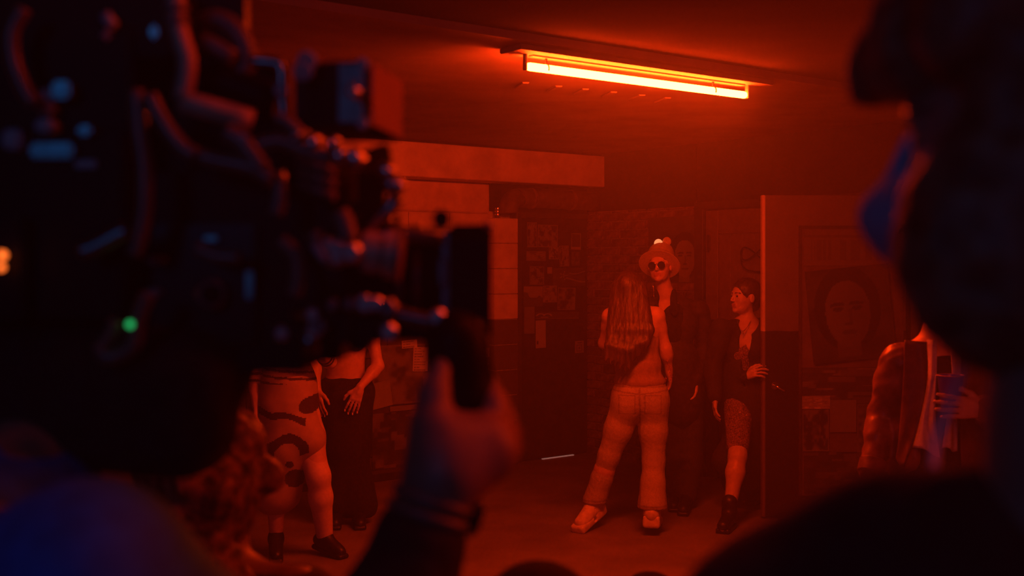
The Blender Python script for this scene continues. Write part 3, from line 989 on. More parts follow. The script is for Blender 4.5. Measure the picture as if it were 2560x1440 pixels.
# ------------------------------------------------------------------ people
m_skin = mat('skin', (0.62, 0.40, 0.30), 0.5, var=0.06, scale=40, bump=0.02)
m_skin_pale = mat('skin_pale', (0.6, 0.41, 0.32), 0.5, var=0.05, scale=40, bump=0.02)
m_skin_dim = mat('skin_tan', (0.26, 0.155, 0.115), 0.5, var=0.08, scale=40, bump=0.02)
m_lip = mat('lips', (0.46, 0.20, 0.17), 0.4, var=0.05)
m_eyedark = mat('eyes_brows', (0.05, 0.035, 0.03), 0.4, var=0.1)
m_nail = mat('nail_varnish', (0.85, 0.62, 0.55), 0.2, var=0.05)
m_hair_br = mat('hair_brown', (0.075, 0.04, 0.025), 0.45, var=0.35, scale=60, bump=0.5, stretch=(1, 1, 0.08))
m_hair_dk = mat('hair_dark', (0.06, 0.035, 0.025), 0.4, var=0.35, scale=60, bump=0.5, stretch=(1, 1, 0.15))
m_hair_curl = mat('hair_curly', (0.2, 0.1, 0.06), 0.55, var=0.5, scale=45, bump=0.8)
m_black_cloth = mat('black_cloth', (0.028, 0.024, 0.024), 0.9, var=0.25, scale=60, bump=0.1, spec=0.15)
m_blazer = mat('blazer_cloth', (0.03, 0.024, 0.022), 0.8, var=0.2, scale=80, bump=0.1)
m_jacket_dk = mat('jacket_cloth', (0.045, 0.03, 0.028), 0.75, var=0.25, scale=40, bump=0.1)
m_jeans_pale = mat('pale_denim', (0.46, 0.38, 0.33), 0.85, var=0.12, scale=120, bump=0.15)
m_jeans_blue = mat('dark_denim', (0.05, 0.05, 0.09), 0.85, var=0.2, scale=120, bump=0.15)
m_top_pale = mat('pale_cotton', (0.36, 0.24, 0.19), 0.85, var=0.1, scale=90, bump=0.1)
m_white_shoe = mat('shoe_white', (0.75, 0.62, 0.55), 0.6, var=0.1, scale=40)
m_black_shoe = mat('shoe_black', (0.02, 0.017, 0.016), 0.45, var=0.1, scale=40)
m_hat = mat('hat_felt', (0.55, 0.42, 0.25), 0.85, var=0.1, scale=80, bump=0.1)
m_ear_lit = mat('hat_ear_lit', (0.95, 0.88, 0.8), 0.8, var=0.05, scale=80, bump=0.1, emit=(1.0, 0.42, 0.16, 0.75))  # emission stands in for the strong light on this ear
m_lens_dk = mat('sunglass_lens', (0.012, 0.01, 0.01), 0.08, var=0.0, coat=0.6)
m_gold = mat('thin_gold_metal', (0.9, 0.65, 0.4), 0.2, 1.0, var=0.05)
m_lace = mat('lace', (0.26, 0.15, 0.12), 0.8, var=0.55, scale=110, bump=0.4)
m_leather = mat('brown_leather', (0.26, 0.13, 0.07), 0.38, var=0.35, scale=14, bump=0.25)
m_lining = mat('jacket_front', (0.16, 0.075, 0.045), 0.5, var=0.25, scale=20, bump=0.15)
m_white_shirt = mat('white_shirt', (0.78, 0.7, 0.68), 0.8, var=0.08, scale=60, bump=0.1)
m_blue_cup = mat('blue_plastic', (0.07, 0.06, 0.9), 0.3, var=0.05)
m_print_dress = mat('dress_print', (0.5, 0.36, 0.27), 0.8, var=0.1, scale=7, dark=(0.09, 0.045, 0.04))
m_leg_pale = mat('pale_stocking', (0.7, 0.5, 0.4), 0.65, var=0.05, scale=60)
m_blue_jacket = mat('navy_jacket', (0.015, 0.14, 0.6), 0.8, var=0.15, scale=50, bump=0.1)
m_mask = mat('face_mask_cloth', (0.30, 0.36, 0.55), 0.8, var=0.06, scale=90, bump=0.05)

def frame(fwd, up=(0, 0, 1)):
    """rows: right, forward, up of a body part facing fwd"""
    y = nrm(fwd); x = nrm(np.cross(y, np.asarray(up, float))); z = np.cross(x, y)
    return np.array([x, y, z])
def loc_fn(c, R, s=1.0):
    c = np.asarray(c, float)
    return lambda x, y, z: c + s * (x * R[0] + y * R[1] + z * R[2])

def head_prims(c, R, s=1.0, male=False):
    L = loc_fn(c, R, s)
    e = lambda x, y, z, a, b, d, k=0.02, op='+': ell(L(x, y, z), (a * s, b * s, d * s), R, k, op)
    jw = 1.12 if male else 1.0
    pr = [e(0, -.012, .03, .074, .094, .086), e(0, .03, -.03, .059 * jw, .060, .082, .03),
          e(0, .04, -.078, .040 * jw, .040, .030, .03), e(0, .078, -.098, .018 * jw, .014, .015, .02),
          cap(L(-.03, .078, .018), L(.03, .078, .018), (.013 if male else .009) * s, None, .015)]
    for sx in (-1, 1):
        pr += [e(sx * .037, .058, -.03, .022, .022, .022, .02)]
        pr += [e(sx * .03, .103, -.001, .019, .018, .012, .010, '-')]
        pr += [e(sx * .031, .074, -.001, .0135, .0135, .0125, .003)]
        pr += [e(sx * .076, -.004, -.014, .009, .019, .031, .006)]
    nw = 1.0 if male else .78
    pr += [cap(L(0, .090, .004), L(0, .108 if not male else .112, -.030), .006 * s, .011 * nw * s, .010), e(-.010 * nw, .096, -.034, .008 * nw, .009, .007 * nw, .006), e(.010 * nw, .096, -.034, .008 * nw, .009, .007 * nw, .006)]
    pr += [cap(L(-.019, .085, -.058), L(.019, .085, -.058), .0075 * s, None, .007), cap(L(-.016, .085, -.071), L(.016, .085, -.071), .008 * s, None, .007)]
    pr += [cap(L(-.018, .099, -.0645), L(.018, .099, -.0645), .003 * s, None, .003, '-')]
    return pr

def face_paint(c, R, s=1.0, lips=1, eyes=2, bw=.0032):
    c = np.asarray(c, float)
    def loc(p): return ((p - c) @ R.T) / s
    def t_lip(p):
        q = loc(p); return (np.abs(q[:, 0]) < .023) & (q[:, 2] > -.079) & (q[:, 2] < -.051) & (q[:, 1] > .084)
    def t_eye(p):
        q = loc(p)
        br = (np.abs(np.abs(q[:, 0]) - .031) < .019) & (np.abs(q[:, 2] - .021 + .12 * (np.abs(np.abs(q[:, 0]) - .030))) < bw) & (q[:, 1] > .06)
        ey = (np.abs(np.abs(q[:, 0]) - .030) < .0085) & (np.abs(q[:, 2] + .001) < .0055) & (q[:, 1] > .07)
        return br | ey
    return [(t_lip, lips), (t_eye, eyes)]

def hand_prims(w, d, n, side=1, curl=(0.3, 0.3, 0.3, 0.3), thumb=0.5, s=1.0, spread=0.06):
    """w wrist, d direction of the hand, n normal of the back of the hand; side = +1 when the thumb lies towards d x n"""
    d = nrm(d); n = nrm(n - d * np.dot(n, d)); b = np.cross(d, n) * side
    w = np.asarray(w, float)
    pr = [cap(w, w + d * .03 * s, .024 * s, .026 * s, .015)]
    for j in (-1.5, -.5, .5, 1.5):
        pr.append(cap(w + d * .025 * s + b * j * .012 * s, w + d * .085 * s + b * j * .0195 * s, .016 * s, .0125 * s, .012))
    lens = [(.042, .026, .02), (.047, .03, .022), (.043, .028, .021), (.034, .02, .018)]
    tips = []
    for i, j in enumerate((1.5, .5, -.5, -1.5)):
        p = w + d * .088 * s + b * j * .0205 * s
        ang = 0.0
        for q, Lg in enumerate(lens[i]):
            ang += curl[i] * (0.8, 1.15, 0.8)[q]
            dr = nrm(d * math.cos(ang) - n * math.sin(ang) + b * spread * j * (1 if q == 0 else .6))
            p2 = p + dr * Lg * s
            r0 = (.0092, .0085, .0078)[q] * s
            pr.append(cap(p, p2, r0, r0 * .93, .004)); p = p2
        tips.append(p)
    p = w + d * .028 * s + b * .024 * s
    a = thumb
    dirs = [nrm(d * .75 + b * .75 - n * .35 * a), nrm(d * .9 + b * .45 - n * .7 * a), nrm(d * 1.0 + b * .1 - n * .9 * a)]
    for q, Lg in enumerate((.04, .034, .028)):
        p2 = p + dirs[q] * Lg * s
        r0 = (.014, .0115, .0095)[q] * s
        pr.append(cap(p, p2, r0, r0 * .9, .008)); p = p2
    tips.append(p)
    return pr, tips

def limb(a, b, c, r, k=0.03):
    """two-segment limb with a slight muscle bulge; r = radii at a, below a, b, c"""
    a, b, c = [np.asarray(q, float) for q in (a, b, c)]
    m1 = a + (b - a) * .35; m2 = b + (c - b) * .3
    return [cap(a, m1, r[0], r[1], k), cap(m1, b, r[1], r[2], k), cap(b, m2, r[2], r[3], k), cap(m2, c, r[3], r[4], k)]

def torso_prims(J, R, w=1.0, dpt=1.0, fem=False):
    pel, chest = J['pel'], J['chest']
    sp = nrm(chest - pel)
    Rt = frame(R[1], sp)
    wa = pel + (chest - pel) * .48
    ww = .125 if fem else .145
    pr = [ell(pel, (.165 * w, .115 * dpt, .13), Rt, .05), ell(wa, (ww * w, .10 * dpt, .15), Rt, .06), ell(chest, (.155 * w, .112 * dpt, .17), Rt, .06)]
    pr += [cap(J['shA'], J['shB'], .058, None, .07)]
    nk = J['neck']
    pr += [cap(chest + sp * .1, nk, .075, .056, .05)]
    if fem:
        for sx in (-1, 1):
            pr.append(ell(chest + Rt[0] * sx * .072 * w + Rt[1] * .085 - sp * .015, (.062, .05, .062), Rt, .03))
    return pr

def body_prims(J, R, HR, hs=1.0, male=False, fem=False, arms=(1, 1), w=1.0, feet=True, leg_r=1.0):
    pr = torso_prims(J, R, w, 1.0, fem)
    pr += [cap(J['neck'], J['head'] - HR[2] * .05 - HR[1] * .015, .055 if male else .047, .05 if male else .044, .025)]
    pr += head_prims(J['head'], HR, hs, male)
    ar = (.054, .052, .042, .044, .029) if male else (.045, .043, .036, .037, .024)
    for q in 'AB':
        pr += limb(J['sh' + q], J['el' + q], J['wr' + q], ar)
        pr += limb(J['hip' + q], J['kn' + q], J['an' + q], [x_ * leg_r for x_ in (.088, .085, .058, .06, .038)], .04)
        if feet:
            pr += [cap(J['an' + q] + UP * -.03, J['toe' + q], .04, .03, .02)]
    return pr

def shoe(name, an, toe, m, parent, h=0.006, chunky=False, sole=None):
    """shoe from ankle and toe points standing on the floor"""
    an = np.asarray(an, float); toe = np.asarray(toe, float)
    d = nrm((toe - an) * np.array([1, 1, 0])); zb = min(an[2], toe[2] + 0.05) - 0.0
    heel = np.array([an[0], an[1], 0]) - d * .045
    tp = np.array([toe[0], toe[1], 0])
    z0 = toe[2] - .03
    hz = max(an[2] - .085, 0.0)
    R = frame(d)
    st = .05 if chunky else .03
    g_ = 1.18 if chunky else 1.0
    up_ = [cap(heel + UP * (hz + st + .03), tp + UP * (z0 + st + .005), .040 * g_, .036 * g_, .03), cap(an, heel + d * .04 + UP * (hz + .06), .043 * g_, .042 * g_, .03), cap(heel + d * .06 + UP * (hz + .075), tp - d * .03 + UP * (z0 + .05), .036 * g_, .03 * g_, .03)]
    if chunky:
        up_ += [cap(heel + UP * (hz + .10), heel + d * .05 + UP * (hz + .115), .038, .036, .02), cap(an + d * .02 - UP * .0 - R[0] * .06, an + d * .02 + R[0] * .06, .004, None, .006, '-'), cap(an + d * .05 - UP * .02 - R[0] * .06, an + d * .05 - UP * .02 + R[0] * .06, .004, None, .006, '-')]
    o = blob(name, up_, h, m, parent)
    so = []
    dv = nrm((tp + UP * z0) - (heel + UP * hz))
    Rs = frame(dv)
    cS = (heel + UP * hz + tp + UP * z0) / 2 + Rs[2] * st * .55
    Ls = np.linalg.norm((tp + UP * z0) - (heel + UP * hz)) / 2
    so.append(rbox(cS, (.052 if chunky else .042, Ls + .04, st * .55), Rs, .018, .01))
    if chunky:
        so.append(rbox(heel + UP * (hz + st * .7) + d * .02, (.053, .06, st * .75), Rs, .015, .01))
        so.append(cap(heel + UP * hz + d * .095 - R[0] * .08, heel + UP * hz + d * .095 + R[0] * .08, .016, None, .006, '-'))
    blob('sole', so, h, sole or m, o)
    return o

def person(label, x, y, group=None):
    return thing('person', label, 'person', (x, y, 0), group)

# ---------------- woman seen from behind, long hair, pale flared jeans
Y1 = 7.35
p1 = person('woman seen from behind with long brown hair and pale flared jeans', *P(1595, 1335, Y1)[:2])
J = dict(pel=P(1600, 985, Y1), chest=P(1588, 830, Y1), neck=P(1578, 768, Y1), head=P(1572, 722, Y1 + .01),
         shA=P(1527, 792, Y1), elA=P(1511, 858, Y1 + .1), wrA=P(1545, 868, Y1 + .30),
         shB=P(1640, 790, Y1), elB=P(1664, 872, Y1 + .03), wrB=P(1672, 922, Y1 + .08),
         hipA=P(1568, 1010, Y1), knA=P(1522, 1140, Y1 + .02), anA=P(1484, 1266, 7.42), toeA=P(1452, 1300, 7.30),
         hipB=P(1632, 1010, Y1), knB=P(1634, 1150, Y1 - .02), anB=P(1630, 1290, 7.25), toeB=P(1636, 1318, 7.50))
J['anA'][2] = .155; J['toeA'][2] = .035; J['anB'][2] = .135; J['toeB'][2] = .035
R1 = frame((0.12, 1, 0)); HR1 = frame((0.5, 0.85, -0.05))
pr = body_prims(J, R1, HR1, .98, fem=True, feet=True)
hA, tA = hand_prims(J['wrA'], (0.4, 1, .1), (0, 0, 1), 1, (.4,) * 4, .4, .95)
hB, tB = hand_prims(J['wrB'], (0.12, .2, -1), (1, 0, .1), -1, (.25, .3, .3, .35), .4, .95)
blob('body', pr + hA + hB, .0065, [m_skin, m_lip, m_eyedark], p1, None, face_paint(J['head'], HR1, .98))
# jeans
tr = [ell(J['pel'] + UP * .0, (.182, .135, .14), R1, .05), ell(J['hipA'] - R1[1] * .03, (.092, .10, .12), R1, .05), ell(J['hipB'] - R1[1] * .03, (.092, .10, .12), R1, .05)]
fl = J['anA'] + (J['knA'] - J['anA']) * .06
tr += chain([J['hipA'], (J['hipA'] + J['knA']) / 2, J['knA'], (J['knA'] + fl) / 2, fl], [.105, .090, .068, .066, .078], .03)
fl2 = J['anB'] + (J['knB'] - J['anB']) * .12
tr += chain([J['hipB'], (J['hipB'] + J['knB']) / 2, J['knB'], (J['knB'] + fl2) / 2, fl2], [.105, .090, .070, .076, .096], .03)
tr += [('half', J['pel'] + UP * .10, np.array([0, 0, 1.0]), None, None, 0, '&'), half(fl - nrm(J['knA'] - fl) * .035, -nrm(J['knA'] - fl)) if False else half(np.array([0, 0, .165]), (0, 0, -1))]
m_seam = mat('denim_seam', (0.30, 0.23, 0.19), 0.85, var=0.1, scale=120)
_pel = J['pel'].copy()
def seams(p):
    q = (p - _pel) @ R1.T
    bk = q[:, 1] < -.02
    s_ = bk & (np.abs(q[:, 0]) < .006) & (q[:, 2] < .06)
    s_ |= (np.abs(q[:, 2] - .058) < .006)
    s_ |= bk & (np.abs(q[:, 2] - (.012 + .12 * np.abs(q[:, 0]))) < .005)
    for sx in (-1, 1):
        dx_ = np.abs(q[:, 0] - sx * .082); dz_ = np.abs(q[:, 2] + .055)
        s_ |= bk & (np.maximum(dx_ / .055, dz_ / .062) < 1) & ((dx_ > .048) | (dz_ > .055))
    s_ |= (np.abs(p[:, 2] - .188) < .006)
    return s_
jb = blob('jeans', tr, .0065, [m_jeans_pale, m_seam], p1, [(.0010, 90, 5, (1.0, .6, .9)), (.0014, 210, 6, (1.0, .8, 1.0))], [(seams, 1)])
tp = [ell(J['chest'] - UP * .06, (.155, .128, .13), R1, .05), ell(J['pel'] + (J['chest'] - J['pel']) * .45, (.150, .122, .17), R1, .05), ell(J['pel'] + UP * .08, (.165, .125, .07), R1, .04),
      half(J['chest'] + UP * .03, (-.25, 0, 1)), half(J['pel'] + UP * .045, (.1, 0, -1))]
tpo = blob('top', tp, .0065, m_top_pale, p1, [(.004, 70, 9, (1.4, 1.4, .5))])
for sx in (-1, 1):
    tube('strap', [J['chest'] + R1[0] * sx * .075 - R1[1] * .118 + UP * .0, J['chest'] + R1[0] * sx * .08 - R1[1] * .09 + UP * .10, J['chest'] + R1[0] * sx * .08 + UP * .15, J['chest'] + R1[0] * sx * .08 + R1[1] * .1 + UP * .06], .006, m_top_pale, tpo, 6)
hr = [ell(J['head'] + UP * .02 - HR1[1] * .012, (.088, .106, .100), HR1, .02), half(J['head'] + HR1[1] * .045, nrm(HR1[1] - UP * .9)) if False else ell(J['head'] + HR1[1] * .085 - UP * .03, (.062, .05, .085), HR1, .01, '-')]
back = J['head'] - R1[1] * .05
for k_ in range(-4, 5):
    x_ = k_ * .027
    top_ = J['head'] + R1[0] * x_ * .75 - R1[1] * (.075 - abs(k_) * .008) + UP * .02
    midp = J['chest'] + R1[0] * (x_ * 1.15 - .03) - R1[1] * (.140 - abs(k_) * .006) + UP * .02
    low = P(1562 + k_ * 12, 930 - abs(k_) * 7 - (18 if k_ > 1 else 0), Y1 - .19 + abs(k_) * .006)
    hr += chain([top_, midp, (midp + low) / 2 - R1[1] * .012, low], [.034, .028, .021, .007], .02)
blob('hair', hr, .0065, m_hair_br, p1, [(.002, 230, 3, (1, 1, .05)), (.0015, 420, 4, (1, 1, .06))])
s_ = shoe('shoe', J['anA'], J['toeA'], m_white_shoe, p1, .006, True)
s_ = shoe('shoe', J['anB'], J['toeB'], m_white_shoe, p1, .006, True)
br = [J['wrB'] + np.array([.03 * math.cos(q), .03 * math.sin(q), -.005]) for q in np.linspace(0, 2 * math.pi, 9)[:-1]]
m_bead = mat('glass_beads', (0.8, 0.35, 0.35), 0.08, 0.6, var=0.2, scale=60)
bg = thing('beaded_string', 'sparkling string of beads hanging from the long-haired woman\'s right hand', 'beads', P(1678, 945, Y1 + .03))
bpts = [(1668, 902), (1672, 912), (1676, 919), (1677, 924), (1675, 930), (1677, 936), (1679, 942), (1678, 949), (1665, 946)]
tube('thread', [P(a, b, Y1 + .015) for a, b in bpts[:8]], .0015, m_bead, bg, 5, 2)
bm_ = bmesh.new(); bmesh.ops.create_icosphere(bm_, subdivisions=1, radius=.0065); bme = bpy.data.meshes.new('bead'); bm_.to_mesh(bme); bm_.free(); bme.materials.append(m_bead)
for a, b in bpts:
    o = bpy.data.objects.new('bead', bme); C.objects.link(o); o.parent = bg; o.location = tuple(P(a, b, Y1 + .015) - np.array(bg.location))

# ---------------- man in the bucket hat
Y2 = 8.0
p2 = person('man in a bucket hat with small ears and round sunglasses, facing the camera', *P(1690, 1275, Y2)[:2])
J = dict(pel=P(1695, 985, Y2), chest=P(1682, 815, Y2), neck=P(1664, 735, Y2 - .02), head=P(1650, 664, Y2 - .05),
         shA=P(1622, 772, Y2 - .05), elA=P(1612, 870, Y2 - .05), wrA=P(1640, 950, Y2 - .12),
         shB=P(1746, 778, Y2 + .05), elB=P(1764, 872, Y2 + .08), wrB=P(1740, 950, Y2 - .08),
         hipA=P(1672, 1010, Y2), knA=P(1682, 1140, Y2 - .02), anA=P(1688, 1255, 8.1), toeA=P(1684, 1280, 7.9),
         hipB=P(1722, 1010, Y2), knB=P(1726, 1140, Y2), anB=P(1716, 1250, 8.0), toeB=P(1708, 1280, 7.78))
for q in 'AB':
    J['an' + q][2] = .10; J['toe' + q][2] = .03
R2 = frame((-.25, -1, 0)); HR2 = frame((-.38, -1, .04), (-.06, 0, 1))
pr = body_prims(J, R2, HR2, 1.0, male=True)
hA, _ = hand_prims(J['wrA'], (.1, -.2, -1), (-1, 0, 0), 1, (.35,) * 4, .5)
hB, _ = hand_prims(J['wrB'], (-.1, -.3, -1), (1, 0, 0), -1, (.35,) * 4, .5)
blob('body', pr + hA + hB, .0055, [m_skin, m_lip, m_eyedark], p2, None, face_paint(J['head'], HR2))
jk = torso_prims(J, R2, 1.13, 1.18)[:4]
jk += [cap(J['chest'] - UP * .25, J['pel'] - UP * .08, .165, .17, .05)]
LJ = loc_fn(J['neck'], R2)
jk += [cap(J['shA'], J['neck'] - UP * .02, .06, .055, .03), cap(J['shB'], J['neck'] - UP * .02, .06, .055, .03), ell(J['neck'] + R2[1] * .07 - UP * .03, (.055, .11, .10), R2, .01, '-'), ell(J['neck'] + UP * .09, (.064, .07, .08), R2, .01, '-')]
jk += limb(J['shA'], J['elA'], J['wrA'], (.075, .07, .058, .058, .05)) + limb(J['shB'], J['elB'], J['wrB'], (.075, .07, .058, .058, .05))
jo = blob('jacket', jk, .007, m_jacket_dk, p2, [(.004, 50, 12, (1, 1, 1.2))])
for sx in (-1, 1):
    cl = [cap(J['neck'] + R2[0] * sx * .055 + R2[1] * .02 + UP * .01, J['neck'] + R2[0] * sx * .075 + R2[1] * .115 - UP * .12, .022, .030, .01), cap(J['neck'] + R2[0] * sx * .05 - R2[1] * .05 + UP * .015, J['neck'] + R2[0] * sx * .06 + R2[1] * .02 + UP * .005, .022, .022, .01)]
    blob('collar', cl, .006, m_black_cloth, jo)
ts = [ell(J['chest'] + UP * .01 + R2[1] * .016, (.128, .130, .175), R2, .03), ell(J['neck'] + R2[1] * .06 + UP * .03, (.06, .10, .075), R2, .01, '-')]
blob('shirt', ts, .007, m_black_cloth, p2)
tr = [ell(J['pel'] - UP * .02, (.17, .13, .13), R2, .05)]
for q in 'AB':
    tr += chain([J['hip' + q], J['kn' + q], J['an' + q] + UP * .0], [.105, .082, .075], .03)
tr.append(half((0, 0, .055), (0, 0, -1)))
blob('trousers', tr, .008, m_jeans_blue, p2, [(.005, 55, 15, (1, 1, 1.3))])
for q in 'AB':
    shoe('shoe', J['an' + q], J['toe' + q], m_black_shoe, p2, .007)
hrp = [ell(J['head'] + HR2[2] * .03 - HR2[1] * .02, (.084, .098, .092), HR2, .02), ell(J['head'] + HR2[1] * .09 - HR2[2] * .025, (.066, .06, .085), HR2, .012, '-'), half(J['head'] - HR2[2] * .03, -HR2[2])]
hrp = [ell(J['head'] + HR2[2] * .035 - HR2[1] * .02, (.083, .100, .090), HR2, .02), ell(J['head'] + HR2[1] * .10 - HR2[2] * .03, (.062, .06, .095), HR2, .012, '-'), half(J['head'] - HR2[2] * .055, -HR2[2])]
blob('hair', hrp, .006, m_hair_dk, p2, [(.002, 300, 4, (1, 1, .2))])
# hat pushed back: axis tilted backwards
hax = nrm(HR2[2] * .74 - HR2[1] * .67)
hc = J['head'] + HR2[2] * .045 - HR2[1] * .018
A0 = hc - hax * .055; A1 = hc + hax * .115
hat = lathe('hat', A0, A1, [(0.0, .142), (.012, .145), (.16, .124), (.33, .104), (.36, .102), (.72, .090), (.90, .076), (.97, .056), (1.0, .02), (1.0, .001), (.94, .001), (.93, .05), (.70, .084), (.36, .097), (.15, .118), (.02, .137)], m_hat, p2, 40)
hat['label'] = 'tan bucket hat pushed back with two round ears'
band = lathe('brim_lining', hc - hax * .052, hc - hax * .0, [(0, .134), (1, .0985), (1, .095), (0, .130)], m_jacket_dk, hat, 40)
for px_, py_, m_, lb_ in ((1646, 609, m_ear_lit, 'pale left ear with added glow'), (1667, 604, m_hat, 'tan right ear')):
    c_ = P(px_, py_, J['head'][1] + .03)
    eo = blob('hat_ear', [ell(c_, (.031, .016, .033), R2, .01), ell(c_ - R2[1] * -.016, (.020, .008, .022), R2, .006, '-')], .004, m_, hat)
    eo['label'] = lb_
# sunglasses
LH = loc_fn(J['head'], HR2)
sg = thing('sunglasses', 'round dark sunglasses with thin gold rims worn by the man in the hat', 'sunglasses', LH(0, .1, 0))
for sx in (-1, 1):
    c_ = LH(sx * .033, .102, -.004)
    lathe('lens', c_ - HR2[1] * .0015, c_ + HR2[1] * .0015, [(0, .0255), (1, .0265)], m_lens_dk, sg, 24)
    rim = [c_ + .0275 * (math.cos(q) * HR2[0] + math.sin(q) * HR2[2]) for q in np.linspace(0, 2 * math.pi, 25)]
    tube('rim', rim, .0018, m_gold, sg, 6, 0)
    tube('temple', [LH(sx * .060, .10, .004), LH(sx * .074, .06, .004), LH(sx * .080, -.01, 0)], .0018, m_gold, sg, 6, 3)
tube('bridge', [LH(-.008, .103, .006), LH(0, .106, .010), LH(.008, .103, .006)], .0018, m_gold, sg, 6, 4)
tube('earring_chain', [P(1632, 712, Y2 - .12), P(1634, 722, Y2 - .13), P(1635, 745, Y2 - .16)], .003, m_gold, p2, 6, 4)

# ---------------- woman in the doorway
Y3 = 7.88
p3 = person('woman in a long dark blazer stepping through the doorway holding the open door', *P(1850, 1279, Y3)[:2])
J = dict(pel=P(1862, 985, Y3), chest=P(1862, 860, Y3), neck=P(1866, 800, Y3), head=P(1862, 740, Y3 - .03),
         shA=P(1802, 822, Y3 - .10), elA=P(1780, 918, Y3 - .08), wrA=P(1788, 990, Y3 - .14),
         shB=P(1908, 818, Y3 + .08), elB=P(1898, 945, Y3 + .06), wrB=P(1862, 942, 7.735),
         hipA=P(1846, 1000, Y3 - .03), knA=P(1844, 1140, 7.55), anA=P(1824, 1285, 7.42), toeA=P(1808, 1315, 7.26),
         hipB=P(1884, 1000, Y3 + .04), knB=P(1888, 1130, 7.98), anB=P(1900, 1240, 8.25), toeB=P(1880, 1260, 8.12))
J['anA'][2] = .11; J['toeA'][2] = .03; J['anB'][2] = .10; J['toeB'][2] = .03
R3 = frame((-.55, -.85, 0)); HR3 = frame((-.90, -.42, .02))
pr = body_prims(J, R3, HR3, 1.03, fem=True, leg_r=.95)
hB, tipB = hand_prims(J['wrB'], (.62, -.62, .42), (-.6, -.55, .5), -1, (.40, .45, .48, .5), .6, .98, .12)
hA, _ = hand_prims(J['wrA'], (-.1, -.3, -1), (-1, 0, 0), 1, (.3,) * 4, .5, .95)
blob('body', pr + hA + hB, .0055, [m_skin_pale, m_lip, m_eyedark], p3, None, face_paint(J['head'], HR3, 1.03))
for tpt in tipB[:4]:
    pass
hrp = [ell(J['head'] + HR3[2] * .032 - HR3[1] * .020, (.088, .108, .098), HR3, .02), ell(J['head'] + HR3[1] * .108 - HR3[2] * .03, (.085, .066, .098), HR3, .012, '-'), ell(J['head'] + HR3[1] * .02 - HR3[2] * .085, (.09, .065, .06), HR3, .012, '-'), cap(J['head'] - HR3[1] * .07 - HR3[2] * .06, J['head'] - HR3[1] * .07 - HR3[2] * .0, .05, .05, .03)]
for sx in (-1, 1):
    hrp.append(ell(J['head'] + HR3[0] * sx * .085 + HR3[1] * .004 - HR3[2] * .020, (.03, .026, .036), HR3, .008, '-'))
blob('hair', hrp, .0055, m_hair_dk, p3, [(.0015, 260, 4, (.3, .3, 1))])
bz = torso_prims(J, R3, 1.12, 1.22, True)[:4]
bz += [cap(J['pel'] + UP * .15, J['pel'] - UP * .1, .15, .17, .05), cap(J['pel'] + R3[0] * -.02 - R3[1] * .02 - UP * .1, P(1862, 1190, Y3 + .1), .165, .17, .05), cap(J['pel'] - R3[0] * .09 - UP * .1, P(1815, 1150, Y3 - .02), .09, .10, .04), cap(J['pel'] + R3[0] * .1 - UP * .1, P(1885, 1180, Y3 + .08), .10, .10, .04)]
# open front
fd = nrm(R3[1] + R3[0] * -.0)
vn = [P(1866, 812, Y3 - .14), P(1862, 865, Y3 - .17), P(1860, 920, Y3 - .18)]
for sx in (-1, 1):
    bz.append(ell(J['chest'] + R3[0] * sx * .075 + R3[1] * .085 - UP * .02, (.075, .068, .075), R3, .04))
bz += [ell(P(1868, 806, Y3 - .12), (.056, .14, .085), R3, .01, '-'), ell(P(1864, 858, Y3 - .12), (.044, .16, .09), R3, .01, '-'), ell(P(1862, 920, Y3 - .14), (.026, .15, .13), R3, .01, '-'),
       cap(P(1862, 1030, Y3 - .26), P(1846, 1240, Y3 - .33), .045, .11, .01, '-'), ell(J['neck'] + UP * .06, (.07, .07, .085), R3, .01, '-')]
bz += limb(J['shA'], J['elA'], J['wrA'], (.070, .066, .056, .054, .05)) + limb(J['shB'], J['elB'], J['wrB'], (.066, .062, .052, .05, .044))
blob('blazer', bz, .0065, m_blazer, p3, [(.003, 50, 22, (1, 1, .8))])
la = [ell(J['chest'] - UP * .06 + R3[1] * .012, (.135, .128, .13), R3, .03), ell(J['pel'] + (J['chest'] - J['pel']) * .4, (.130, .112, .15), R3, .03), ell(J['pel'] + UP * .06, (.158, .118, .10), R3, .04)]
for sx in (-1, 1):
    la.append(ell(J['chest'] + R3[0] * sx * .062 + R3[1] * .080 - UP * .02, (.064, .055, .064), R3, .03))
la += [ell(J['chest'] + R3[1] * .15 + UP * .09, (.075, .10, .115), R3, .01, '-'), half(J['chest'] + UP * .07, (0, 0, 1))]
cm = blob('camisole', la, .0055, m_lace, p3, [(.002, 120, 23, (1, 1, 1))])
sh_ = chain([J['hipA'], J['hipA'] + (J['knA'] - J['hipA']) * .82], [.104, .075], .03) + chain([J['hipB'], J['hipB'] + (J['knB'] - J['hipB']) * .5], [.104, .09], .03) + [ell(J['pel'], (.168, .125, .13), R3, .04)]
blob('lace_shorts', sh_, .006, m_lace, p3, [(.003, 140, 25, (1, 1, 1)), (.002, 220, 26, (1, 1, 1))])
for q in 'AB':
    bt = [cap(J['an' + q] + UP * .055, J['an' + q], .052, .050, .02), cap(J['an' + q] - UP * .04, J['toe' + q] + UP * .015, .048, .04, .03)]
    bt += [half((0, 0, .028), (0, 0, -1))]
    bo = blob('boot', bt, .006, m_black_shoe, p3)
    dd = nrm((J['toe' + q] - J['an' + q]) * np.array([1, 1, 0]))
    blob('sole', [rbox((J['an' + q] + J['toe' + q]) / 2 * np.array([1, 1, 0]) + UP * .017, (.046, .115, .017), frame(dd), .012, .01)], .006, m_black_shoe, bo)
nk = thing('necklace', 'thin gold necklace with a small pendant on the woman in the blazer', 'necklace', P(1858, 820, Y3 - .12))
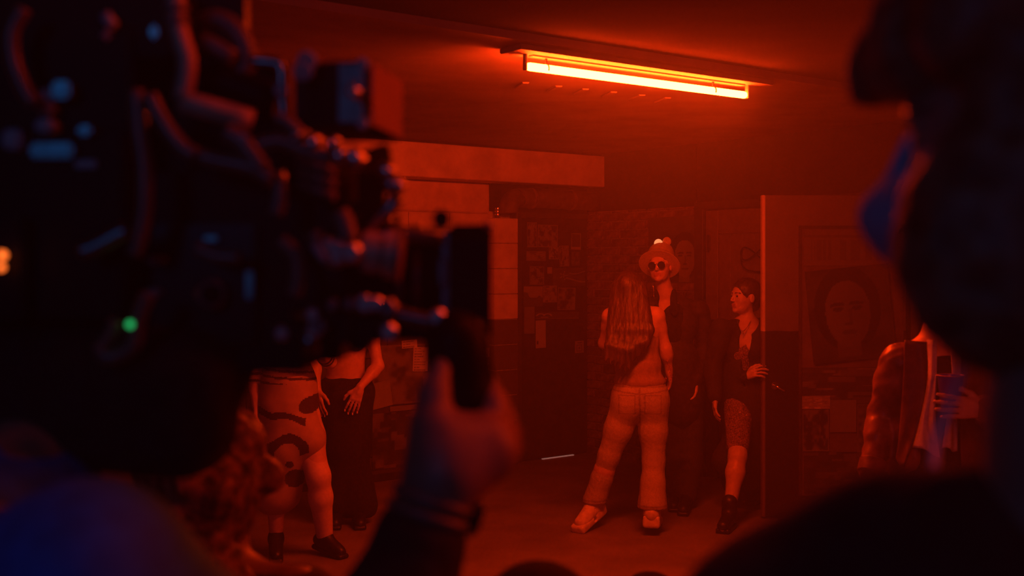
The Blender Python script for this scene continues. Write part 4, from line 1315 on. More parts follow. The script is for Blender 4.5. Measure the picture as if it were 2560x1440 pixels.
tube('chain', [P(1843, 800, Y3 - .085), P(1848, 818, Y3 - .135), P(1857, 828, Y3 - .15), P(1868, 818, Y3 - .13), P(1877, 802, Y3 - .075)], .0022, m_gold, nk, 6, 5)
cyl('pendant', P(1857, 829, Y3 - .152), P(1857, 836, Y3 - .155), .005, m_gold, nk, 10)

# ---------------- man in the leather jacket at the right
Y4 = 4.5
p4 = person('man in a brown leather jacket and open white shirt holding a blue cup', *P(2335, 1600, Y4)[:2])
J = dict(pel=P(2336, 1165, Y4), chest=P(2340, 950, Y4), neck=P(2345, 830, Y4), head=P(2350, 735, Y4 - .03),
         shA=P(2246, 905, Y4), elA=P(2206, 1040, Y4 + .05), wrA=P(2178, 1178, Y4 - .05),
         shB=P(2440, 888, Y4), elB=P(2480, 1060, Y4 - .02), wrB=P(2466, 1022, Y4 - .335),
         hipA=P(2300, 1200, Y4), knA=P(2295, 1450, Y4 - .03), anA=P(2280, 1700, Y4), toeA=P(2275, 1700, Y4 - .2),
         hipB=P(2372, 1200, Y4), knB=P(2380, 1450, Y4 - .03), anB=P(2390, 1700, Y4), toeB=P(2395, 1700, Y4 - .2))
for q in 'AB':
    J['an' + q][2] = .10; J['toe' + q][2] = .03
R4 = frame((-.12, -1, 0)); HR4 = frame((-.5, -1, 0))
pr = body_prims(J, R4, HR4, 1.0, male=True)
hA, _ = hand_prims(J['wrA'], (-.05, -.05, -1), (-1, -.1, 0), 1, (.4,) * 4, .5)
CUP = P(2376, 980, Y4 - .268)
hB, _ = hand_prims(J['wrB'], (-1, .0, .05), (.0, -1, .0), 1, (.20, .22, .22, .22), .9, 1.0, .10)
blob('body', pr + hA + hB, .006, [m_skin, m_lip, m_eyedark], p4, None, face_paint(J['head'], HR4))
blob('hair', [ell(J['head'] + HR4[2] * .03 - HR4[1] * .02, (.085, .10, .095), HR4, .02), ell(J['head'] + HR4[1] * .09 - HR4[2] * .03, (.07, .06, .09), HR4, .01, '-'), half(J['head'] - HR4[2] * .05, -HR4[2])], .008, m_hair_dk, p4)
jk = torso_prims(J, R4, 1.04, 1.12)[:4] + [cap(J['chest'] - UP * .2, J['pel'] + UP * .10, .145, .14, .05)]
jk += [cap(J['chest'] + R4[0] * .10 - UP * .05, J['pel'] + R4[0] * .11 + UP * .03, .085, .085, .04), cap(J['chest'] - R4[0] * .10 - UP * .05, J['pel'] - R4[0] * .11 + UP * .03, .085, .085, .04)]
jk += [cap(J['chest'] + R4[1] * .17 + UP * .16, J['pel'] + R4[1] * .19 - UP * .1, .085, .125, .01, '-'), ell(J['neck'] + UP * .07, (.08, .085, .10), R4, .01, '-')]
jk += limb(J['shA'], J['elA'], J['wrA'], (.070, .066, .056, .053, .048)) + limb(J['shB'], J['elB'], J['wrB'], (.070, .066, .056, .053, .048))
jo = blob('leather_jacket', jk, .0065, m_leather, p4, [(.0045, 85, 31, (.5, .5, 1.5)), (.0022, 160, 32, (.7, .7, 1.3))])
for q, e in (('A', 1), ('B', -1)):
    d_ = nrm(J['wr' + q] - J['el' + q])
    cyl('cuff', J['wr' + q] - d_ * .05, J['wr' + q] + d_ * .015, .053, m_leather, jo, 24)
def cloth(name, rows, m, parent, fold=.006, nf=3.0, th=.004, seed=1, nu=18, nv=30):
    """hanging cloth panel: rows = list of (left point, right point) from top to bottom"""
    rows = [(np.asarray(a, float), np.asarray(b, float)) for a, b in rows]
    Lp = smooth_path([r_[0] for r_ in rows], 8); Rp = smooth_path([r_[1] for r_ in rows], 8)
    n_ = len(Lp); v, f = [], []
    base = sum(Lp + Rp) / (2 * n_)
    for j in range(n_):
        for i in range(nu + 1):
            u = i / nu
            p_ = Lp[j] * (1 - u) + Rp[j] * u
            w_ = j / (n_ - 1)
            p_ = p_ + np.array([0, -1, 0]) * (fold * (0.3 + w_) * math.sin(u * nf * 6.28 + seed + 1.4 * math.sin(w_ * 5 + seed)) + 0.012 * math.sin(u * math.pi)) + np.array([0, 0, .006 * math.sin(u * 7 + seed) * w_])
            v.append(p_ - base)
    m_ = len(v)
    v += [q + np.array([0, th, 0]) for q in v]
    for j in range(n_ - 1):
        for i in range(nu):
            a_ = j * (nu + 1) + i
            q = (a_, a_ + nu + 1, a_ + nu + 2, a_ + 1)
            f.append(q); f.append(tuple(m_ + k_ for k_ in q[::-1]))
    bd_ = [i for i in range(nu)] + [j * (nu + 1) + nu for j in range(n_ - 1)] + [(n_ - 1) * (nu + 1) + i for i in range(nu, 0, -1)] + [j * (nu + 1) for j in range(n_ - 1, 0, -1)]
    for k_ in range(len(bd_)):
        a_, b_ = bd_[k_], bd_[(k_ + 1) % len(bd_)]
        f.append((a_, b_, m_ + b_, m_ + a_))
    return link(name, pymesh(name, v, f), m, parent, True, base)
fy = Y4 - .15
cloth('jacket_front', [(P(2262, 850, fy + .03), P(2318, 855, fy)), (P(2258, 950, fy + .03), P(2318, 950, fy - .01)), (P(2248, 1080, fy + .03), P(2290, 1085, fy - .02)), (P(2240, 1150, fy + .03), P(2262, 1172, fy - .02))], m_lining, jo, .005, 1.2, seed=2)
cloth('jacket_front', [(P(2404, 850, fy), P(2470, 855, fy + .05)), (P(2402, 950, fy - .01), P(2474, 950, fy + .05)), (P(2402, 1080, fy - .02), P(2476, 1085, fy + .05)), (P(2406, 1170, fy - .02), P(2470, 1160, fy + .05))], m_lining, jo, .005, 1.2, seed=3)
ss = cloth('open_shirt', [(P(2318, 850, fy + .02), P(2342, 850, fy + .0)), (P(2318, 950, fy + .02), P(2341, 950, fy - .01)), (P(2296, 1060, fy + .03), P(2341, 1050, fy - .02)), (P(2280, 1115, fy + .03), P(2348, 1140, fy - .02))], m_white_shirt, p4, .008, 1.6, seed=5)
cloth('shirt_panel', [(P(2374, 850, fy - .01), P(2404, 850, fy + .02)), (P(2380, 950, fy - .01), P(2404, 950, fy + .02)), (P(2368, 1050, fy - .02), P(2394, 1050, fy + .02)), (P(2358, 1120, fy - .02), P(2392, 1128, fy + .02))], m_white_shirt, ss, .006, 1.4, seed=6)
blob('tee', [ell(J['chest'], (.15, .125, .17), R4, .05), cap(J['chest'] - UP * .15, J['pel'] + UP * .04, .12, .13, .05), half(J['neck'] - UP * .05, (0, 0, 1))], .008, m_black_cloth, p4)
tr = [ell(J['pel'] - UP * .04, (.172, .13, .13), R4, .05)]
for q in 'AB':
    tr += chain([J['hip' + q], J['kn' + q], J['an' + q]], [.115, .094, .078], .03)
tr.append(half((0, 0, .055), (0, 0, -1)))
blob('trousers', tr, .009, m_black_cloth, p4, [(.005, 55, 36, (1, 1, 1.3))])
for q in 'AB':
    shoe('shoe', J['an' + q], J['toe' + q], m_black_shoe, p4, .008)
cp = thing('cup', 'blue plastic party cup held by the man in the leather jacket', 'cup', CUP - UP * .06)
lathe('cup_wall', CUP - UP * .062, CUP + UP * .062, [(0, .031), (.02, .033), (.5, .040), (.97, .0465), (.98, .0485), (1, .0485), (1, .0455), (.96, .044), (.1, .031), (.08, .001)], m_blue_cup, cp, 36)
rim = [CUP + UP * .062 + .0485 * np.array([math.cos(q), math.sin(q), 0]) for q in np.linspace(0, 2 * math.pi, 33)]
ro = tube('rolled_rim', rim, .0024, mat('cup_rim', (.55, .3, .5), .3, var=.02), cp, 8, 0); ro['label'] = 'pale rolled rim'

# ---------------- woman in the black skirt at the left
Y6 = 7.55
p6 = person('woman with a bare midriff and long black skirt beside the poster wall', *P(865, 1315, Y6)[:2])
J = dict(pel=P(866, 975, Y6), chest=P(864, 845, Y6), neck=P(862, 785, Y6), head=P(860, 725, Y6 - .03),
         shA=P(806, 805, Y6), elA=P(786, 905, Y6 - .05), wrA=P(793, 972, Y6 - .12),
         shB=P(924, 805, Y6), elB=P(945, 915, Y6 - .05), wrB=P(900, 968, Y6 - .2),
         hipA=P(842, 1000, Y6), knA=P(842, 1140, Y6 - .05), anA=P(840, 1275, Y6), toeA=P(838, 1290, Y6 - .18),
         hipB=P(892, 1000, Y6), knB=P(896, 1140, Y6 - .03), anB=P(896, 1275, Y6), toeB=P(900, 1290, Y6 - .18))
for q in 'AB':
    J['an' + q][2] = .10; J['toe' + q][2] = .03
R6 = frame((.05, -1, 0)); HR6 = frame((.2, -1, 0))
pr = body_prims(J, R6, HR6, .98, fem=True)
hA, tA = hand_prims(J['wrA'], (.12, -.15, -1), (-.5, -.8, 0), -1, (.25,) * 4, .4, .98)
hB, tB = hand_prims(J['wrB'], (-.35, -.15, -1), (.2, -1, .1), 1, (.22, .2, .2, .2), .4, .98, .1)
b6 = blob('body', pr + hA + hB, .006, [m_skin, m_lip, m_eyedark], p6, None, face_paint(J['head'], HR6, .98))
for tpt in tA[:4] + tB[:4]:
    obox('painted_nail', tpt + np.array([0, -.004, -.006]), (.0045, .004, .008), ((1, 0, 0), (0, 1, 0), UP), m_nail, p6, .002)
sk = [ell(J['pel'], (.178, .135, .10), R6, .04), cap(J['pel'] - UP * .04, P(868, 1110, Y6), .165, .165, .05), cap(J['pel'] + R6[0] * -.05 - UP * .05, P(842, 1255, Y6), .13, .13, .05), cap(J['pel'] + R6[0] * .07 - UP * .05, P(900, 1262, Y6), .13, .12, .05),
      half(J['pel'] + UP * .085, (0, 0, 1)), half((0, 0, .05), (0, 0, -1))]
blob('skirt', sk, .007, m_black_cloth, p6, [(.006, 60, 41, (1.4, 1.4, .25))])
ct = [ell(J['chest'] - UP * .01, (.155, .122, .11), R6, .04)]
for sx in (-1, 1):
    ct.append(ell(J['chest'] + R6[0] * sx * .072 + R6[1] * .088 - UP * .015, (.068, .055, .066), R6, .03))
ct += [half(J['chest'] + UP * .06, (0, 0, 1)), half(J['chest'] - UP * .085, (0, 0, -1))]
blob('crop_top', ct, .006, m_black_cloth, p6, [(.003, 90, 43, (1, 1, .5))])
hrp = [ell(J['head'] + UP * .025 - HR6[1] * .015, (.088, .105, .098), HR6, .02), ell(J['head'] + HR6[1] * .095 - UP * .03, (.06, .06, .088), HR6, .01, '-')]
for k_ in range(-3, 4):
    hrp += chain([J['head'] + R6[0] * k_ * .024 - R6[1] * .07, J['chest'] + R6[0] * k_ * .04 - R6[1] * .12 + UP * .05, J['chest'] + R6[0] * k_ * .04 - R6[1] * .13 - UP * .12], [.032, .028, .012], .014)
blob('hair', hrp, .008, m_hair_dk, p6, [(.003, 230, 3, (1, 1, .06))])
for q in 'AB':
    shoe('shoe', J['an' + q], J['toe' + q], m_black_shoe, p6, .008)

# ---------------- person in the printed dress at the left
Y5 = 6.75
p5 = person('person in a pale dress with big dark prints below the camera rig', *P(740, 1390, Y5)[:2])
J = dict(pel=P(722, 1010, Y5), chest=P(716, 850, Y5), neck=P(714, 775, Y5), head=P(716, 705, Y5),
         shA=P(648, 800, Y5 + .05), elA=P(625, 915, Y5 + .02), wrA=P(640, 1000, Y5 - .08),
         shB=P(782, 800, Y5 - .05), elB=P(824, 905, Y5 - .05), wrB=P(790, 870, Y5 - .25),
         hipA=P(690, 1040, Y5), knA=P(690, 1190, Y5 - .05), anA=P(690, 1340, Y5), toeA=P(690, 1360, Y5 - .2),
         hipB=P(764, 1040, Y5), knB=P(796, 1190, Y5 - .10), anB=P(812, 1350, Y5 - .02), toeB=P(850, 1385, Y5 - .10))
for q in 'AB':
    J['an' + q][2] = .11; J['toe' + q][2] = .03
R5 = frame((.7, -.7, 0)); HR5 = frame((.9, -.4, 0))
pr = body_prims(J, R5, HR5, 1.0, fem=True)
hA, _ = hand_prims(J['wrA'], (.1, -.2, -1), (-1, 0, 0), 1, (.3,) * 4, .5)
hB, _ = hand_prims(J['wrB'], (-.6, -.3, .6), (0, -1, 0), 1, (.5,) * 4, .5)
blob('body', pr + hA + hB, .007, [m_skin, m_lip, m_eyedark], p5, None, face_paint(J['head'], HR5))
ds = torso_prims(J, R5, 1.08, 1.12, True)[:4] + [cap(J['pel'] + UP * .1, P(716, 1115, Y5 - .02), .165, .175, .06), cap(J['pel'] - UP * .05, P(764, 1100, Y5 - .06), .13, .12, .05), cap(J['pel'] - UP * .1, P(690, 1225, Y5), .16, .15, .05), half(J['neck'] - UP * .04, (0, 0, 1))]
ds += limb(J['shA'], J['elA'], J['elA'] + (J['wrA'] - J['elA']) * .4, (.07, .066, .055, .055, .05))
def dress_print(p):
    q = (p - P(725, 1010, Y5))
    ring = np.abs(np.hypot(q[:, 0] - .02, (q[:, 2] + .27) * 1.2) - .105) < .035
    ring &= q[:, 2] > -.29
    dot = np.hypot(q[:, 0] - .03, q[:, 2] + .33) < .022
    nz_ = wob(q[:, 0], q[:, 1], q[:, 2], 45, 77)
    ring = np.abs(np.hypot(q[:, 0] - .02, (q[:, 2] + .27) * 1.2) - .105 + .02 * nz_) < .033
    ring &= q[:, 2] > -.29 + .03 * nz_
    blot = (np.hypot(q[:, 0] - .12, (q[:, 2] - .02) * 1.1) + .05 * nz_ < .075)
    band_ = (np.abs(q[:, 2] + .055 + .25 * (q[:, 0]) + .03 * nz_) < .022) & (q[:, 0] < .12)
    low = np.hypot(q[:, 0] - .05, (q[:, 2] + .42)) < .055
    stripe = (np.sin(q[:, 2] * 160 + q[:, 0] * 14) > .45) & (q[:, 2] > .13) & (q[:, 2] < .25)
    return ring | dot | blot | band_ | low | stripe
m_dress = mat('dress_cloth', (0.42, 0.29, 0.21), 0.85, var=0.1, scale=12, bump=0.05)
m_dress2 = mat('dress_ink', (0.06, 0.035, 0.04), 0.85, var=0.1, scale=12)
blob('printed_dress', ds, .0075, [m_dress, m_dress2], p5, [(.006, 40, 51, (1, 1, .5))], [(dress_print, 1)])
stk = chain([J['hipB'] - UP * .1, J['knB'], J['knB'] + (J['anB'] - J['knB']) * .35, J['anB'] + UP * .0], [.095, .068, .068, .048], .03) + [half((0, 0, .09), (0, 0, -1))]
blob('stocking', stk, .007, m_leg_pale, p5)
hrp = [ell(J['head'] + UP * .025 - HR5[1] * .015, (.09, .107, .10), HR5, .02), ell(J['head'] + HR5[1] * .095 - UP * .03, (.06, .06, .088), HR5, .01, '-')]
blob('hair', hrp, .009, m_hair_dk, p5)
for q in 'AB':
    shoe('shoe', J['an' + q], J['toe' + q], m_black_shoe, p5, .008)
for z_ in (.0, .03):
    d_ = nrm(J['elB'] - J['wrB'])
    ring = []
    cpt = J['elB'] - d_ * (.05 + z_)
    a_ = nrm(np.cross(d_, UP)); b_ = np.cross(d_, a_)
    tube('bangle', [cpt + .043 * (math.cos(q) * a_ + math.sin(q) * b_) for q in np.linspace(0, 2 * math.pi, 19)], .006, m_black_shoe, p5, 6, 0)

# ------------------------------------------------------------------ the film camera rig in the foreground
m_rig = mat('rig_black', (0.006, 0.005, 0.005), 0.5, var=0.2, scale=80, spec=0.12)
m_rig_gloss = mat('rig_gloss', (0.007, 0.006, 0.006), 0.3, var=0.1, scale=80, spec=0.2)
m_rig_metal = mat('rig_anodised', (0.3, 0.28, 0.28), 0.34, 1.0, var=0.15, scale=60)
m_rig_steel = mat('rig_steel', (0.8, 0.75, 0.72), 0.35, 1.0, var=0.1, scale=60)
m_rig_grey = mat('rig_grey', (0.35, 0.37, 0.4), 0.5, var=0.1, scale=60)
m_rig_panel = mat('rig_panel_red', (0.30, 0.16, 0.13), 0.55, var=0.06, scale=20)
m_rubber = mat('rig_rubber', (0.14, 0.10, 0.085), 0.45, var=0.15, scale=40)
m_cable = mat('cable_sheath', (0.2, 0.11, 0.08), 0.35, var=0.1, scale=40)
m_led_g = mat('led_green', (0.05, 0.3, 0.12), 0.4, emit=(0.02, 0.62, 0.16, 0.9))
m_led_o = mat('led_amber', (0.4, 0.15, 0.05), 0.4, emit=(1.0, 0.16, 0.02, 2.2))
m_glass = mat('lens_glass', (0.01, 0.01, 0.015), 0.05, var=0.0, coat=1.0)

YB = 1.15
cc_ = thing('cinema_camera', 'black film camera rig with cables, matte box and a boxy transmitter, out of focus', 'camera', P(620, 900, YB + .08))
def qbox(name, x0, y0, x1, y1, y, dep, m, parent=cc_, bev=.004, dx=0.0, slope=0.0):
    """box facing us between pixels, front at depth y; slope drops its right end"""
    O = P(x0, y1, y); A = P(x1, y1 + slope, y + dx); B = O + np.array([0, dep, 0]); Cq = P(x0, y0, y)
    return pbox(name, O, A, B, Cq, m, parent, bev, 2)

# camera body and rear modules
body_ = qbox('camera_body', 300, 430, 850, 905, YB + .02, .13, m_rig)
qbox('side_panel', 380, 560, 640, 860, YB + .008, .02, m_rig_gloss, body_, .003)
cyl('port', P(528, 735, YB - .01), P(528, 735, YB + .02), .016, m_rig_metal, body_)
cyl('port', P(528, 735, YB - .014), P(528, 735, YB), .010, m_rig, body_)
qbox('side_button', 365, 640, 412, 660, YB - .004, .02, m_rig_grey, body_, .002)
qbox('side_button', 505, 590, 545, 603, YB - .002, .02, m_rig_metal, body_, .002)
qbox('vent_slot', 612, 660, 632, 750, YB - .002, .02, m_rig_metal, body_, .002)
qbox('side_button', 360, 722, 400, 742, YB - .002, .02, m_cable, body_, .002)
back_ = qbox('battery', 60, 330, 310, 800, YB - .03, .12, m_rig)
qbox('battery_label', 186, 400, 240, 420, YB - .034, .01, m_rig_grey, back_, .001)
mod = qbox('power_module', 10, 60, 330, 330, YB - .02, .11, m_rig)
for x0, y0, x1, y1, m_ in ((88, 222, 126, 284, m_rig_grey), (84, 296, 130, 330, m_rig_grey), (126, 200, 172, 246, m_rig_metal), (2, 322, 52, 372, m_rig_grey), (70, 356, 180, 395, m_rig_metal), (190, 312, 226, 338, m_rig_metal)):
    qbox('socket_plate', x0, y0, x1, y1, YB - .045, .03, m_, mod, .003)
qbox('camera_cage', 250, 90, 480, 450, YB + .06, .08, m_rig)
qbox('camera_cage', 470, 290, 760, 450, YB + .05, .06, m_rig)
qbox('battery_rail', -80, -40, 200, 700, YB + .06, .05, m_rig)
qbox('dark_backing', 430, -60, 610, 235, YB + .08, .03, m_rig)  # added dark box, stands in for the unlit ceiling behind the handle
top_ = qbox('top_module', 150, -60, 430, 140, YB - .01, .10, m_rig)
qbox('toggle', 248, 72, 272, 98, YB - .03, .03, m_rig_grey, top_, .004)
tube('switch_lever', [P(262, 36, YB - .03), P(285, 68, YB - .03)], .006, m_rig_grey, top_, 8, 0)
qbox('toggle', 372, 60, 392, 96, YB - .02, .02, m_rig_metal, top_, .003)
qbox('bottom_plate', 240, 880, 760, 930, YB + .01, .14, m_rig)
blob('shoulder_pad', [rbox(P(180, 985, YB + .03), (.175, .06, .075), frame((.15, 1, 0), (.06, 0, 1)), .05, .02), cap(P(380, 960, YB + .03), P(560, 900, YB + .05), .045, .03, .04)], .006, m_black_cloth, cc_)

# top handle, posts and brackets
tube('top_handle', [P(455, 255, YB - .04), P(520, 272, YB - .04), P(632, 303, YB - .03)], .0115, mat('handle_leather', (0.5, 0.3, 0.2), 0.4, var=0.15, scale=40), cc_, 12, 3)
tube('handle_post', [P(438, -20, YB - .04), P(440, 40, YB - .04), P(448, 80, YB - .04), P(466, 140, YB - .04), P(466, 190, YB - .04), P(455, 250, YB - .04)], .0095, MATS['handle_leather'], cc_, 10, 4)
for py_ in (24, 54):
    cyl('post_collar', P(439, py_ - 10, YB - .04), P(441, py_ + 10, YB - .04), .0125, m_rubber, cc_)
tube('handle_loop', [P(500, 60, YB + .02), P(545, 50, YB + .02), P(588, 75, YB + .02), P(612, 115, YB + .02), P(616, 160, YB + .02), P(580, 215, YB + .02)], .011, m_rubber, cc_, 12, 5)
tube('handle_rail', [P(500, 100, YB), P(540, 118, YB), P(584, 146, YB)], .009, m_rubber, cc_, 10, 3)
tube('cheese_rail', [P(470, 215, YB + .02), P(560, 210, YB + .02), P(700, 260, YB + .02)], .02, m_rig, cc_, 10, 3)
qbox('front_plate', 470, 150, 700, 300, YB + .03, .03, m_rig)
tube('frame_bar', [P(625, 152, YB), P(690, 158, YB), P(704, 175, YB), P(706, 230, YB), P(712, 300, YB)], .006, m_rig_metal, cc_, 8, 4)
cyl('frame_bolt', P(702, 226, YB - .012), P(702, 226, YB + .005), .007, m_rig_grey, cc_)

# transmitter box on top
O = P(921, 316, YB - .02)
A = P(1003, 355, YB + .055)
B = P(742, 318, YB + .0)
Cq = P(922, 149, YB - .02)
tx = pbox('transmitter', O, A, B, Cq, m_rig, cc_, .003, 2)
r1 = (A - O); u1 = (Cq - O)
nn = nrm(np.cross(r1, u1)); nn = nn if nn @ (np.array([0, 0, H]) - O) > 0 else -nn
def qquad(name, o, a, c, n_, th, m, parent):
    return pbox(name, o, o + a, o + n_ * th, o + c, m, parent, .001, 1)
fp = qquad('face_plate', O + r1 * .03 + u1 * .03, r1 * .94, u1 * .94, nn, .003, m_rig_panel, tx); fp['label'] = 'flat front plate catching the red light'
l1 = (B - O)
n2 = nrm(np.cross(l1, u1)); n2 = n2 if n2 @ (np.array([0, 0, H]) - O) > 0 else -n2
qquad('side_plate', O + l1 * .05 + u1 * .05, l1 * .36, u1 * .9, n2, .003, m_rig_metal, tx)
for a_, b_ in ((.06, .04), (.06, .93)):
    c_ = O + l1 * a_ + u1 * b_
    cyl('corner_screw', c_, c_ + n2 * .006, .006, m_rig_grey, tx, 12)
qquad('label_strip', O + l1 * .12 + u1 * .62, l1 * .14, u1 * .12, n2, .005, m_rig_grey, tx)
tube('antenna_hinge', [P(872, 222, YB - .045), P(898, 238, YB - .045)], .006, m_rig_steel, tx, 8, 0)
for px_, py_ in ((768, 152), (758, 178)):
    cyl('connector', P(px_, py_, YB - .03), P(px_, py_, YB - .005), .010, m_rig_grey, tx)
for px_, py_ in ((782, 142), (812, 155)):
    tube('antenna_stub', [P(px_, py_ + 20, YB), P(px_ - 4, py_, YB)], .006, m_cable, tx, 8, 0)
qbox('mount_block', 735, 150, 775, 300, YB - .01, .05, m_rig, tx, .004)

# onboard monitor, tilted, with its bracket
mo = P(742, 478, YB - .02)
mon = pbox('monitor', mo, P(842, 515, YB - .03), P(862, 470, YB + .06), P(742, 385, YB - .02), m_rig, cc_, .003, 2)
for k_ in range(3):
    tube('vent_rib', [P(746, 398 + k_ * 30, YB - .026), P(838, 432 + k_ * 30, YB - .036)], .0045, m_cable, mon, 8, 0)
qbox('monitor_back', 830, 405, 960, 560, YB - .005, .03, m_rig, mon, .004, .02, 30)
pbox('monitor_hood', P(842, 520, YB - .01), P(985, 470, YB + .03), P(842, 520, YB + .03), P(830, 400, YB - .01), m_rig, mon, .004, 2)
pbox('hood_flap', P(872, 605, YB - .01), P(935, 500, YB + .02), P(860, 600, YB + .04), P(800, 480, YB - .01), m_rig, mon, .003, 2)
tube('hood_arm', [P(962, 442, YB - .01), P(1000, 482, YB - .01)], .010, m_rig_metal, mon, 10, 0)
tube('hood_arm', [P(1000, 482, YB - .01), P(975, 520, YB - .01), P(880, 612, YB - .01)], [.010, .007, .005], m_rig_metal, mon, 10, 0)
cable_pts = [
    ([(690, 300), (712, 300), (745, 330), (760, 350)], .007, 'strap_end'),
    ([(640, 365), (700, 352), (760, 375), (830, 398)], .008, 'monitor_edge'),
]
for pts, r_, nm in cable_pts:
    tube(nm, [P(a, b, YB - .045) for a, b in pts], r_, m_cable, mon, 10, 4)
for px_, py_, x2, y2, r_ in ((738, 340, 742, 346, .008), (772, 352, 798, 364, .009), (826, 352, 842, 366, .008), (838, 380, 862, 398, .010), (872, 378, 905, 412, .009), (948, 418, 990, 436, .0055), (988, 452, 1008, 470, .005)):
    tube('clamp_knob', [P(px_, py_, YB - .05), P(x2, y2, YB - .05)], r_, m_rig_steel, mon, 12, 0)

# lens, motor, matte box
cyl('lens_mount', P(820, 690, YB + .05), P(895, 690, YB + .05), .058, m_rig, cc_, 40)
ln = lathe('lens', P(890, 690, YB + .05), P(1120, 690, YB + .07), [(0, .046), (.1, .046), (.11, .052), (.3, .052), (.31, .048), (.5, .048), (.51, .054), (.7, .054), (.71, .05), (1, .05)], m_rig_gloss, cc_, 48)
for px_ in (1003, 1044):
    cyl('focus_ring', P(px_, 690, YB + .06), P(px_ + 14, 690, YB + .06), .055, m_rig_metal, ln, 48)
mt = lathe('lens_motor', P(905, 628, YB - .02), P(1005, 640, YB - .02), [(0, .016), (.05, .021), (.5, .021), (.55, .016), (.6, .024), (.95, .024), (1, .015)], mat('motor_housing', (0.5, 0.3, 0.21), 0.4, var=0.1, scale=40), cc_, 28)
cyl('motor_gear', P(990, 640, YB - .02), P(1006, 642, YB - .02), .026, m_cable, mt, 28)
mb = pbox('matte_box', P(1120, 848, YB + .02), P(1228, 846, YB + .03), P(1120, 848, YB + .14), P(1122, 560, YB + .02), m_rig, cc_, .004, 2)
ch = pbox('matte_box_hood', P(1105, 850, YB + .01), P(1122, 850, YB + .01), P(1105, 850, YB + .15), P(1105, 575, YB + .01), m_rig_metal, mb, .003, 2)
qbox('side_flag', 1130, 600, 1224, 830, YB + .012, .006, m_rig, mb, .002)
tube('flag_corner', [P(1217, 560, YB + .015), P(1229, 568, YB + .02)], .005, m_rig_steel, mb, 8, 0)
qbox('filter_tray', 1098, 640, 1110, 720, YB + .002, .02, m_rig_metal, mb, .003)
tube('top_rod', [P(925, 590, YB + .01), P(1010, 588, YB + .01), P(1110, 596, YB + .02)], .010, m_rig_metal, cc_, 12, 4)
pbox('top_bracket', P(930, 600, YB + .01), P(1120, 605, YB + .03), P(930, 600, YB + .12), P(935, 568, YB + .01), m_rig, mb, .005, 2)
cyl('lock_knob', P(1103, 545, YB + .01), P(1103, 552, YB + .06), .0085, m_rig, mb, 16)
lathe('lock_knob', P(1103, 570, YB + .04), P(1103, 536, YB + .04), [(0, .004), (.25, .004), (.3, .008), (.5, .0085), (.95, .0085), (1, .006)], m_rig, mb, 20)
tube('knob_post', [P(972, 580, YB + .01), P(974, 540, YB + .01)], .005, m_rig_metal, mb, 8, 0)
lathe('wing_knob', P(988, 565, YB + .03), P(988, 535, YB + .03), [(0, .003), (.3, .004), (.35, .006), (.9, .006), (1, .003)], m_rig, mb, 16)

# rods below, rosette, hand grip
tube('rod', [P(730, 790, YB + .0), P(1140, 812, YB + .01)], .0085, m_rig_metal, cc_, 14, 0)
tube('rod', [P(730, 820, YB + .07), P(1140, 836, YB + .08)], .0085, m_rig_metal, cc_, 14, 0)
tube('grip_arm', [P(975, 780, YB - .03), P(1040, 796, YB - .03), P(1092, 806, YB - .03)], .0085, m_rig_metal, cc_, 10, 3)
br_ = qbox('rod_bracket', 780, 770, 880, 860, YB - .02, .10, m_rig)
qbox('rod_bracket', 880, 772, 965, 855, YB - .01, .09, m_rig)
qbox('rod_bracket', 870, 840, 920, 880, YB - .005, .06, m_rig)
for px_, py_, r_, m_ in ((830, 762, .007, m_rig_metal), (872, 760, .007, m_rig_metal), (912, 760, .010, m_rig_steel), (940, 760, .008, m_rig_steel), (970, 770, .010, m_rig_metal), (780, 786, .0075, m_rig_steel), (703, 833, .008, m_rig_steel), (786, 825, .009, m_rig_steel), (798, 816, .009, m_rig_metal), (972, 830, .009, m_rig_steel), (1094, 794, .009, m_rig_steel), (1142, 802, .008, m_rig_metal), (1146, 854, .008, m_rig_steel)):
    lathe('thumb_screw', P(px_, py_, YB - .045), P(px_, py_, YB - .02), [(0, r_ * .7), (.1, r_), (.6, r_), (.65, r_ * .5), (1, r_ * .5)], m_, br_, 14)
tube('lower_knob', [P(758, 852, YB - .03), P(796, 852, YB - .03)], .013, m_rig_metal, br_, 14, 0)
qbox('cross_plate', 960, 812, 1080, 852, YB - .015, .05, m_rig)
ros = cyl('rosette', P(1090, 830, YB - .04), P(1150, 830, YB - .02), .020, m_rig, cc_, 24)
gr = [cap(P(1140, 850, YB - .03), P(1146, 900, YB - .03), .030, .026, .02), cap(P(1146, 900, YB - .03), P(1158, 1010, YB - .02), .028, .033, .02), cap(P(1158, 1010, YB - .02), P(1160, 1045, YB - .02), .033, .028, .02)]
blob('hand_grip', gr, .004, m_rig, cc_)
tube('grip_collar', [P(1096, 862, YB - .03), P(1150, 872, YB - .045), P(1200, 850, YB - .03)], .010, m_rig_metal, cc_, 10, 4)

